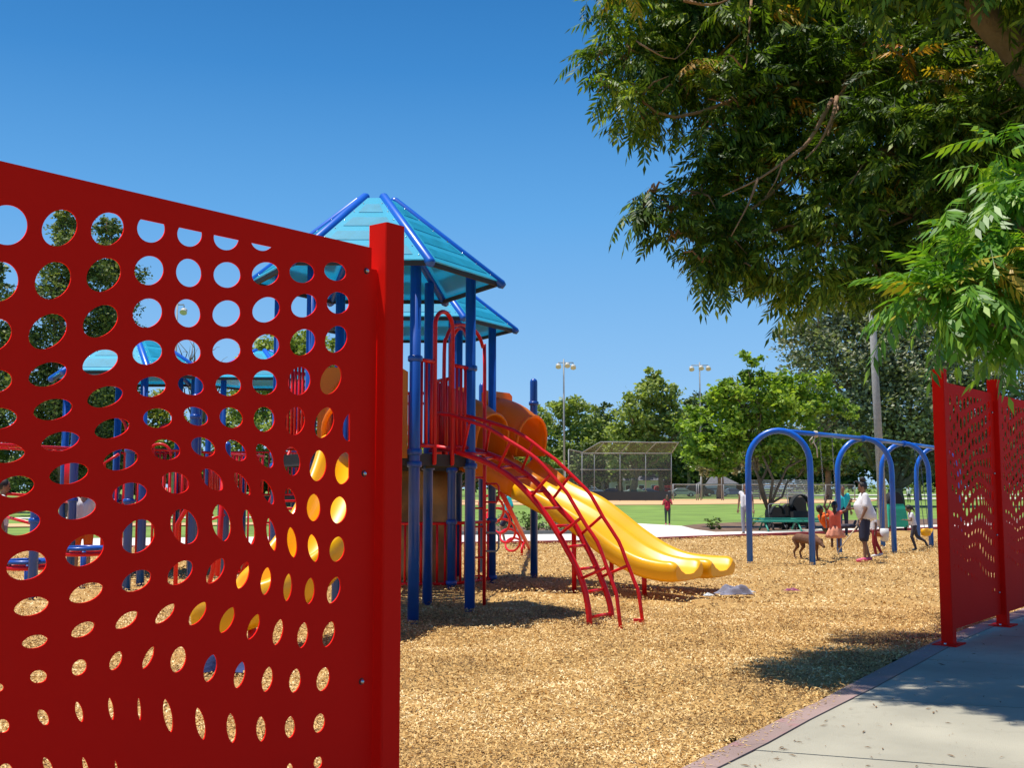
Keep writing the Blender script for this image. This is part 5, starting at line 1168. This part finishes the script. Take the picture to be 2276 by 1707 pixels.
    # shirt
    if shirt:
        b = MB(); torso(b, 1.06)
        for c in 'lr': e = q['s' + c].lerp(q['e' + c], sleeve); cap_(b, q['s' + c], e, .062 * al, .056 * al)
        if longs: b.ball(q['pel'] - UP * .0, (.16 * s * fat, .13 * s * fat, .16 * s), 14, 8, Matrix((hp, hp.cross(UP), UP)).transposed())
        me = remesh(b, .0135 * max(s, .75), 14 if fat > 1.2 else 5); me.transform(Matrix.Translation(-og)); me.materials.append(shirt); link('shirt', me, None, t)
    if bkind == 'skirt':
        mid = (q['kl'] + q['kr']) / 2; dd_ = (mid - q['pel']) * .45 - UP * .30 * s; e = q['pel'] + dd_ * .85; ring = []
        for k_, (tt, r) in enumerate(((-.15, .13), (.3, .20), (.65, .25), (.95, .29), (.96, .27), (.3, .16))):
            c = q['pel'].lerp(e, tt); ring.append([c + (S * math.cos(a) + (fw * .8 + UP * .1) * math.sin(a)) * r * s * (1 + .08 * math.sin(a * 9)) for a in [2 * math.pi * i / 36 for i in range(36)]])
        MB().loft(ring).build('skirt', bottom, t)
    elif bottom:
        ext = {'shorts': (1, 0), 'knee': (1, .12), 'pants': (1, .93)}[bkind]; b = MB(); w2 = 1.18 if bkind != 'pants' else 1.1
        cap_(b, q['pel'] - hp * .08 * s * fat, q['pel'] + hp * .08 * s * fat, .10 * fat, .10 * fat)
        for c in 'lr':
            kk = q['k' + c] if ext[1] else q['h' + c].lerp(q['k' + c], .85); cap_(b, q['h' + c], kk, .088 * al * w2, (.066 if bkind == 'shorts' or bkind == 'knee' else .058) * w2 * al)
            if ext[1]: cap_(b, q['k' + c], q['k' + c].lerp(q['a' + c], ext[1]), .06 * w2 * al, .044 * w2)
        me = remesh(b, .0135 * max(s, .75), 4); me.transform(Matrix.Translation(-og)); me.materials.append(bottom); link('trousers' if bkind == 'pants' else 'shorts', me, None, t)
    for c in 'lr':
        b = MB(); a_, t2 = q['a' + c] - UP * .035 * s, q['t' + c]; b.tube([a_ - (t2 - a_) * .35, a_ + UP * .01 * s, a_.lerp(t2, .6), t2, t2 + (t2 - a_).normalized() * .03 * s], [.028 * s, .045 * s, .044 * s, .036 * s, .018 * s], 10)
        b.build('shoe', shoes, t)
    b = MB()
    if hair == 'bald': b.ball(hc + hd * .03 * s - hf * .008 * s, (.078 * s * hk, .092 * s * hk, .106 * s * hk), 14, 10, HM)
    else: b.ball(hc + hd * .035 * s - hf * .016 * s, (.084 * s * hk, .096 * s * hk, .108 * s * hk), 14, 10, HM)
    if hair == 'bun': b.ball(hc + hd * .175 * s - hf * .03 * s, (.072 * s, .07 * s, .058 * s), 12, 8); b.tube([hc + hd * .11 * s + hf * .05 * s, hc + hd * .15 * s + hf * .11 * s, hc + hd * .145 * s + hf * .17 * s], [.03 * s, .02 * s, .006 * s], 8)
    if hair == 'pony': b.ball(hc - hf * .115 * s * hk + hd * .04 * s, .05 * s, 10, 8); b.tube([hc - hf * .12 * s, hc - hf * .17 * s - hd * .1 * s, hc - hf * .15 * s - hd * .2 * s], [.04 * s, .035 * s, .012 * s], 8)
    if hair == 'long': b.tube([hc - hf * .05 * s, hc - hf * .08 * s - hd * .14 * s, hc - hf * .09 * s - hd * .3 * s], [.085 * s, .08 * s, .04 * s], 10)
    me = remesh(b, .013 * s, 2); me.transform(Matrix.Translation(-og)); me.materials.append(HAIR); link('hair', me, None, t)
    return t, q
SA = 3.14159 / 2
# woman beside the swings, seen from her left side, facing picture left
wl_ = G(1924, 1249)
person('woman in white T-shirt and navy shorts with a high black hair bun', wl_, SA * .92, 1.62, dict(er=(.30, .06, 1.13), wr=(.22, .22, 1.12), el=(-.27, .02, 1.12), wl=(-.27, .12, .90), al=(-.12, .03, .085), tl=(-.13, .19, .03), ar=(.10, -.10, .085), tr=(.11, .06, .03), pel=(0, -.03, .96), hea=(0, .02, 1.575)), SK_M, WSH, .75, NAVY, 'knee', PINK, 'bun', 1.3, longs=1)
stk = MB(); a = D(1905, 1170, wl_.y - .3); c = D(1862, 1226, wl_.y - .3); stk.tube([a, c], .012, 8); tag(stk.build('stick', P('pale_stick', (.6, .45, .28), .7)), 'pale stick held low in the hand of the woman in white', 'stick')
# children on the first swing
ys = (FE[0][1].y + FE[1][0].y) / 2 + .2
def sit(**k):
    d = dict(pel=(0, 0, .52), che=(0, -.10, .84), nec=(0, -.13, .99), hea=(0, -.14, 1.14), sl=(-.16, -.12, .95), sr=(.16, -.12, .95), hl=(-.09, 0, .51), hr=(.09, 0, .51), kl=(-.11, .38, .50), kr=(.11, .38, .50), al=(-.11, .42, .12), ar=(.11, .42, .12), tl=(-.11, .56, .07), tr=(.11, .56, .07), el=(-.25, .0, 1.05), er=(.25, .0, 1.05), wl=(-.22, .02, 1.28), wr=(.22, .02, 1.28)); d.update(k); return d
pb = D(1838, 1188, ys); 
def seat_loc(px, py_hip, Y, H): p = D(px, py_hip, Y); return v3(p.x, Y, p.z - .52 * H / 1.7)
boy, bq = person('boy in an orange shirt and dark trousers leaning back on the swing', seat_loc(1845, 1176, ys, 1.25), -SA * .9, 1.25, sit(che=(0, -.2, .78), nec=(0, -.27, .93), hea=(0, -.30, 1.08), sl=(-.16, -.25, .88), sr=(.16, -.25, .88), kl=(-.11, .40, .60), kr=(.11, .40, .60), al=(-.11, .78, .62), ar=(.11, .78, .58), tl=(-.11, .86, .74), tr=(.11, .86, .70), el=(-.22, -.02, .98), er=(.22, -.02, .98), wl=(-.2, .08, 1.2), wr=(.2, .08, 1.2)), SK_D, ORS, .7, DKP, 'pants', DSHOE, 'bald', headk=1.15, face=False)
grl, gq = person('girl in an orange and coral dress holding the swing chains with raised arms', seat_loc(1856, 1172, ys - .45, 1.2), -.3, 1.2, sit(el=(-.30, -.1, 1.14), wl=(-.22, -.05, 1.38), er=(.32, -.05, 1.02), wr=(.44, 0, 1.26), kl=(-.1, .22, .36), kr=(.1, .22, .36), al=(-.1, .15, -.02), ar=(.1, .15, -.04), tl=(-.11, .28, -.06), tr=(.11, .28, -.08), che=(0, -.05, .86), nec=(0, -.07, 1.0), hea=(0, -.08, 1.15), sl=(-.16, -.06, .96), sr=(.16, -.06, .96)), SK_D, CORAL, .2, CORL, 'skirt', BRN, 'pony', headk=1.15, face=False)
def swing(label, px, pyseat, Y, m, bi, bt, half=.22, col=CH):
    s_ = D(px, pyseat, Y); t = thing('swing', label, 'swing', s_, 'swings hanging from the blue beams')
    top = beam_at(bi, bt); dr = (mids[bi + 1] - mids[bi]).normalized(); seat = []
    for k in range(9): x = (k / 8 - .5) * 2; seat.append([s_ + dr * x * half + UP * (.10 * x * x) + o for o in (v3(.08, -.08, 0), v3(-.08, .08, 0), v3(-.08, .08, -.02), v3(.08, -.08, -.02))])
    MB().loft(seat).build('seat', m, t)
    for sg in (-1, 1): chain(t, s_ + dr * sg * half + UP * .10, top + dr * sg * half * 1.1)
swing('black strap swing carrying the two children in orange', 1850, 1184, ys - .1, RUBBER, 0, .52, .30)
swing('brown bucket swing hanging behind the right leg of the second arch', 1952, 1192, (FE[1][1].y + FE[2][0].y) / 2 + .3, P('brown_rubber', (.28, .08, .03), .6), 1, .45)
bkt = MB(); c = D(1966, 1186, (FE[1][1].y + FE[2][0].y) / 2 + .3); bkt.tube([c - UP * .2, c - UP * .17, c, c + UP * .12], [.05, .09, .11, .10], 14); tag(bkt.build('bucket_swing', P('white_plastic', (.7, .68, .66), .5)), 'white toddler bucket swing beside the second arch leg', 'swing', 'swings hanging from the blue beams')
swing('yellow strap swing beside the running girl', 2060, 1184, FE[2][1].y - .5, YEL, 2, .35)
rp = MB(); p0 = mids[0].lerp(mids[1], .40)
for k in range(4):
    o_ = p0 + (mids[1] - mids[0]).normalized() * (.045 * k - .06); rp.tube([o_ + v3(0, math.cos(a), math.sin(a)) * .062 for a in [2 * math.pi * i / 14 for i in range(14)]], .012, 6, closed=True)
rp.tube([p0 - UP * .05, p0 + v3(-.05, 0, -.16), p0 + v3(.02, 0, -.3), p0 + v3(.03, 0, -.5)], .014, 6); rp.tube([p0 + v3(-.06, 0, -.06), p0 + v3(-.13, 0, -.14), p0 + v3(-.1, 0, -.22), p0 + v3(-.03, 0, -.15)], .013, 6)
tag(rp.build('rope', P('white_rope', (.6, .55, .45), .9)), 'frayed white rope knotted round the first swing beam', 'rope')
# more people
person('running girl in a white top and dark leggings by the last swing arch', G(2033, 1225), SA * .95, 1.08, dict(nec=(0, .12, 1.42), hea=(0, .17, 1.56), che=(0, .08, 1.28), sl=(-.17, .10, 1.38), sr=(.17, .10, 1.38), kl=(-.1, .12, .54), al=(-.1, -.02, .12), tl=(-.1, .10, .04), kr=(.1, -.12, .56), ar=(.1, -.44, .34), tr=(.1, -.50, .20), el=(-.22, .16, 1.14), wl=(-.18, .36, 1.16), er=(.24, -.02, 1.14), wr=(.2, .1, .98)), SK_M, WSH, .5, DKP, 'pants', DSHOE, 'pony', headk=1.2)
bag = MB(); c = G(2040, 1225) + v3(.2, -.02, .46); bag.loft([[c + v3(math.cos(a) * r, math.sin(a) * .05, z) for a in [2 * math.pi * i / 14 for i in range(14)]] for r, z in ((.05, -.11), (.11, -.09), (.13, 0), (.10, .06), (.06, .07))]); tag(bag.build('bag', YEL), 'yellow bag at the hip of the running girl', 'bag')
person('child in red leggings half hidden behind the woman in white', G(1944, 1238), SA, 1.05, dict(kl=(-.1, .05, .5), kr=(.1, -.1, .5), ar=(.1, -.28, .12), tr=(.1, -.16, .04)), SK_D, WSH, .6, REDP, 'pants', WSHOE, 'short', headk=1.2)
person('small child in a crimson top and striped leggings standing on the grass', G(1484, 1167), 3.0, 1.2, dict(wl=(-.05, .2, 1.45), el=(-.25, .1, 1.2), wr=(.1, .2, 1.4), er=(.25, .08, 1.15)), SK_M, CRIM, .95, STRP, 'pants', PINK, 'short', headk=1.2, longs=1)
person('woman in a white top and grey trousers behind the left arch leg', G(1659, 1190), 2.6, 1.62, dict(wl=(-.3, .15, .85)), SK_M, WSH, .1, GRP, 'pants', BRN, 'short')
person('running boy in a turquoise shirt seen under the slide', G(1130, 1213), SA * 1.05, 1.5, dict(nec=(0, .06, 1.42), hea=(0, .1, 1.57), kl=(-.1, .22, .56), al=(-.1, .12, .16), tl=(-.1, .26, .16), kr=(.1, -.08, .52), ar=(.1, -.36, .34), tr=(.1, -.40, .18), el=(-.26, -.1, 1.12), wl=(-.22, .1, 1.0), er=(.26, .1, 1.14), wr=(.2, .3, 1.1)), SK_L, TLS, .8, NAVY, 'shorts', WSHOE, 'short')
person('far woman in a white top walking on the path under the trees', v3(D(2020, 1100, 112).x, 112, -.03), 2.9, 1.6, dict(al=(-.1, .15, .085), ar=(.1, -.15, .085)), SK_M, WSH, .6, DKP, 'pants', DSHOE, 'short', fat=1.15)
person('person in a turquoise shirt standing behind the swinging children', v3(D(1874, 1150, 34).x, 34, 0), 3.1, 1.55, {}, SK_M, TLS, .7, NAVY, 'pants', DSHOE, 'short')
person('girl with long hair on the upper deck beside the near fence post', v3(-1.62, 13.9, DZ), 2.2, 1.3, dict(wl=(-.1, .28, 1.1)), SK_L, PINK, .4, PURP, 'shorts', DSHOE, 'long', headk=1.15)
person('child in a white top behind the red bars, seen through the fence holes', v3(D(186, 1130, 18.5).x, 18.5, 0), 3.4, 1.6, {}, SK_L, WSH, .5, ORS, 'shorts', WSHOE, 'short', headk=1.15)
person('dark-haired child at the left picture edge beyond the fence', v3(D(5, 1130, 17.5).x, 17.5, .0), -1.2, 1.62, dict(wl=(-.2, .35, 1.2)), SK_M, WSH, .5, GRP, 'pants', DSHOE, 'short')
# dog behind the right leg of the first arch, heading right
dg = G(1807, 1248); dy = dg.y + .45; d0 = v3(dg.x, dy, 0); dt = thing('dog', 'brown dog with lowered head standing behind the first arch leg', 'dog', d0)
b = MB()
def cp(a, c, ra, rb): b.tube([a, a.lerp(c, .5), c], [ra, (ra + rb) / 2, rb], 10); b.ball(a, ra, 10, 6); b.ball(c, rb, 10, 6)
o_ = lambda x, y, z: d0 + v3(x * .36 - y * .6, y * .7 - x * .85, z * .95)
cp(o_(-.30, 0, .47), o_(.05, 0, .45), .095, .10); cp(o_(.05, 0, .45), o_(.24, 0, .44), .10, .13); cp(o_(.24, 0, .46), o_(.42, 0, .44), .085, .065); cp(o_(.42, 0, .42), o_(.50, 0, .38), .072, .05); cp(o_(.50, 0, .37), o_(.60, 0, .31), .042, .03)
for sy in (-.08, .08):
    cp(o_(.25, sy, .40), o_(.24, sy, .22), .05, .03); cp(o_(.24, sy, .22), o_(.26, sy, .03), .028, .022); b.ball(o_(.29, sy, .022), (.04, .026, .02), 8, 6)
    cp(o_(-.30, sy, .44), o_(-.22, sy, .28), .075, .04); cp(o_(-.22, sy, .28), o_(-.36, sy, .16), .036, .024); cp(o_(-.36, sy, .16), o_(-.33, sy, .03), .022, .02); b.ball(o_(-.30, sy, .022), (.04, .026, .02), 8, 6)
cp(o_(-.38, 0, .50), o_(-.52, 0, .36), .022, .01)
me = remesh(b, .012, 3); me.transform(Matrix.Translation(-ORG[dt.name])); me.materials.append(P('brown_fur', (.16, .07, .035), .85, var=.3, vs=6, bump=.4, bs=120)); link('body', me, None, dt)
for sy in (-1, 1): MB().ball(o_(.43, sy * .065, .43), (.035, .012, .055), 8, 6).build('ear', MATS['brown_fur'], dt)

# ------------------------------------------------------------ bench, strollers, loose things
GRN = P('green_coated_metal', (.02, .26, .18), .5)
tb_ = thing('picnic_table', 'long green picnic table in the planting bed behind the first arch', 'picnic table', G(1770, 1188))
YT = G(1770, 1184).y; xa, xb = D(1682, 1158, YT).x, D(1868, 1158, YT).x; zt_ = D(1770, 1160, YT).z
for k in range(4): MB().box(v3((xa + xb) / 2, YT + k * .19, zt_), (xb - xa, .17, .035)).build('table_plank', GRN, tb_)
for yy in (-.55, 1.1):
    MB().box(v3((xa + xb) / 2, YT + yy, .44), (xb - xa - .1, .26, .035)).build('bench_plank', GRN, tb_)
for x in (xa + .3, (xa + xb) / 2, xb - .3):
    MB().tube([v3(x, YT - .5, .0), v3(x, YT + .1, zt_ - .03), v3(x, YT + .5, zt_ - .03), v3(x, YT + 1.05, 0)], .03, 8).build('leg', GRN, tb_); MB().tube([v3(x, YT - .65, .42), v3(x, YT + 1.2, .42)], .025, 8).build('cross_bar', GRN, tb_)
def stroller(label, px, Y, hgt=1.05, shade=CL_('black_canvas', (.02, .02, .022))):
    x = D(px, 1100, Y).x; t = thing('stroller', label, 'stroller', (x, Y, 0), 'strollers parked by the picnic table'); k = hgt / 1.05
    o = lambda a, b_, c: v3(x + a * k, Y + b_ * k, c * k)
    secs = [[o(.28 * math.cos(a), y, .62 + .36 * math.sin(a)) for a in [math.pi * i / 10 for i in range(11)]] + [o(.25 * math.cos(a), y, .62 + .33 * math.sin(a)) for a in [math.pi * i / 10 for i in range(10, -1, -1)]] for y in (-.18, 0, .2)]
    MB().loft(secs).build('canopy', shade, t); MB().box(o(0, .0, .42), (.5 * k, .45 * k, .22 * k)).build('seat', shade, t); MB().prism([o(-.24, .2, .4), o(.24, .2, .4), o(.24, .3, .9), o(-.24, .3, .9)], (0, .04, 0)).build('backrest', shade, t)
    MB().tube([o(-.24, .3, .3), o(-.24, .45, .95), o(-.18, .5, 1.02), o(.18, .5, 1.02), o(.24, .45, .95), o(.24, .3, .3)], .014, 8).build('handle', GREY, t)
    for a, b_ in ((-.26, -.35), (.26, -.35), (-.26, .35), (.26, .35)):
        wh = MB().tube([o(a - .02, b_, .12), o(a + .02, b_, .12)], .12 * k, 14).build('wheel', RUBBER, t); MB().tube([o(a * .9, b_, .12), o(a * .8, 0, .35)], .012, 6).build('frame_tube', GREY, t)
    MB().box(o(0, .1, .2), (.4 * k, .35 * k, .14 * k)).build('basket', shade, t)
stroller('tall black stroller with raised hood behind the picnic table', 1778, YT + 1.9, 1.35)
stroller('low black double stroller beside the trunk of the bright green tree', 1727, YT + 1.7, .95)
stroller('second low dark stroller left of the tall one', 1752, YT + 2.2, 1.0)
# green and black cart
Yc = G(1990, 1178).y - .5; xc = D(1985, 1100, Yc).x; ct = thing('stroller', 'tall stroller with black hood and green cover behind the second arch', 'stroller', (xc, Yc, 0), 'strollers parked by the picnic table')
o = lambda a, b_, c: v3(xc + a, Yc + b_, c)
MB().loft([[o(-.28, -.3, .12), o(.42, -.3, .12), o(.42, .3, .12), o(-.28, .3, .12)], [o(-.28, -.28, .75), o(.34, -.28, .75), o(.34, .28, .75), o(-.28, .28, .75)], [o(-.26, -.25, .95), o(.26, -.25, .95), o(.26, .25, .95), o(-.26, .25, .95)]], smooth=False).build('cover', P('green_nylon', (.02, .42, .26), .5, var=.1, bump=.3, bs=8), ct)
MB().loft([[o(.27 * math.cos(a), y, .93 + .42 * math.sin(a)) for a in [math.pi * i / 10 for i in range(11)]] for y in (-.26, 0, .26)], smooth=True).build('hood', MATS['black_canvas'], ct)
for a in (-.24, .34): MB().tube([o(a - .02, -.2, .12), o(a + .02, -.2, .12)], .12, 14).build('wheel', RUBBER, ct)
# clothes on the chips
def cloth_heap(name, label, cat, c, rx, ry, h, m, seed, lump=5):
    rd = random.Random(seed); ph = [rd.uniform(0, 6) for _ in range(8)]; n = 26; vs = []; fs = []
    for i in range(n + 1):
        for k in range(n + 1):
            u = i / n * 2 - 1; v = k / n * 2 - 1; a = math.atan2(v, u); rr = max(abs(u), abs(v)); edge = 1 + .25 * math.sin(3 * a + ph[0]) + .12 * math.sin(7 * a + ph[1])
            x = u * rx * edge; y = v * ry * edge; z = h * max(0, 1 - rr ** 2.2) * (.55 + .45 * math.sin(u * lump + ph[2] + v * 2) * math.cos(v * lump * .9 + ph[3])) + .018 * math.sin(u * 17 + v * 11 + ph[4]) * (1 - rr) + .008
            vs.append(Vector(c) + v3(x, y, z + .012))
    for i in range(n):
        for k in range(n): a = i * (n + 1) + k; fs.append((a, a + n + 1, a + n + 2, a + 1))
    b = MB().add(vs, fs, True); return tag(b.build(name, m), label, cat)
cloth_heap('clothing', 'crumpled grey jacket lying on the chips below the slide exit', 'jacket', G(1632, 1324), .21, .10, .17, CL_('pale_grey_cloth', (.22, .22, .29)), 3)
cloth_heap('clothing', 'small pale rag on the chips left of the grey jacket', 'cloth', G(1574, 1327), .07, .04, .03, CL_('pale_cloth', (.6, .65, .68)), 4)
cloth_heap('clothing', 'sleeve-like strip of white and black cloth right of the grey jacket', 'cloth', G(1664, 1320), .09, .035, .04, CL_('white_black_cloth', (.45, .45, .47)), 6)
cloth_heap('sandal', 'small dark pink sandal lying alone on the chips right of the slides', 'sandal', G(1760, 1316), .10, .04, .04, CL_('plum_rubber', (.28, .05, .13), .5), 5)
cloth_heap('blanket', 'navy blue cloth heap on the chips behind the lower fence holes', 'blanket', v3(D(495, 1490, 9.2).x, 9.2, 0), .26, .16, .22, CL_('navy_cloth', (.03, .05, .16)), 9, 3)
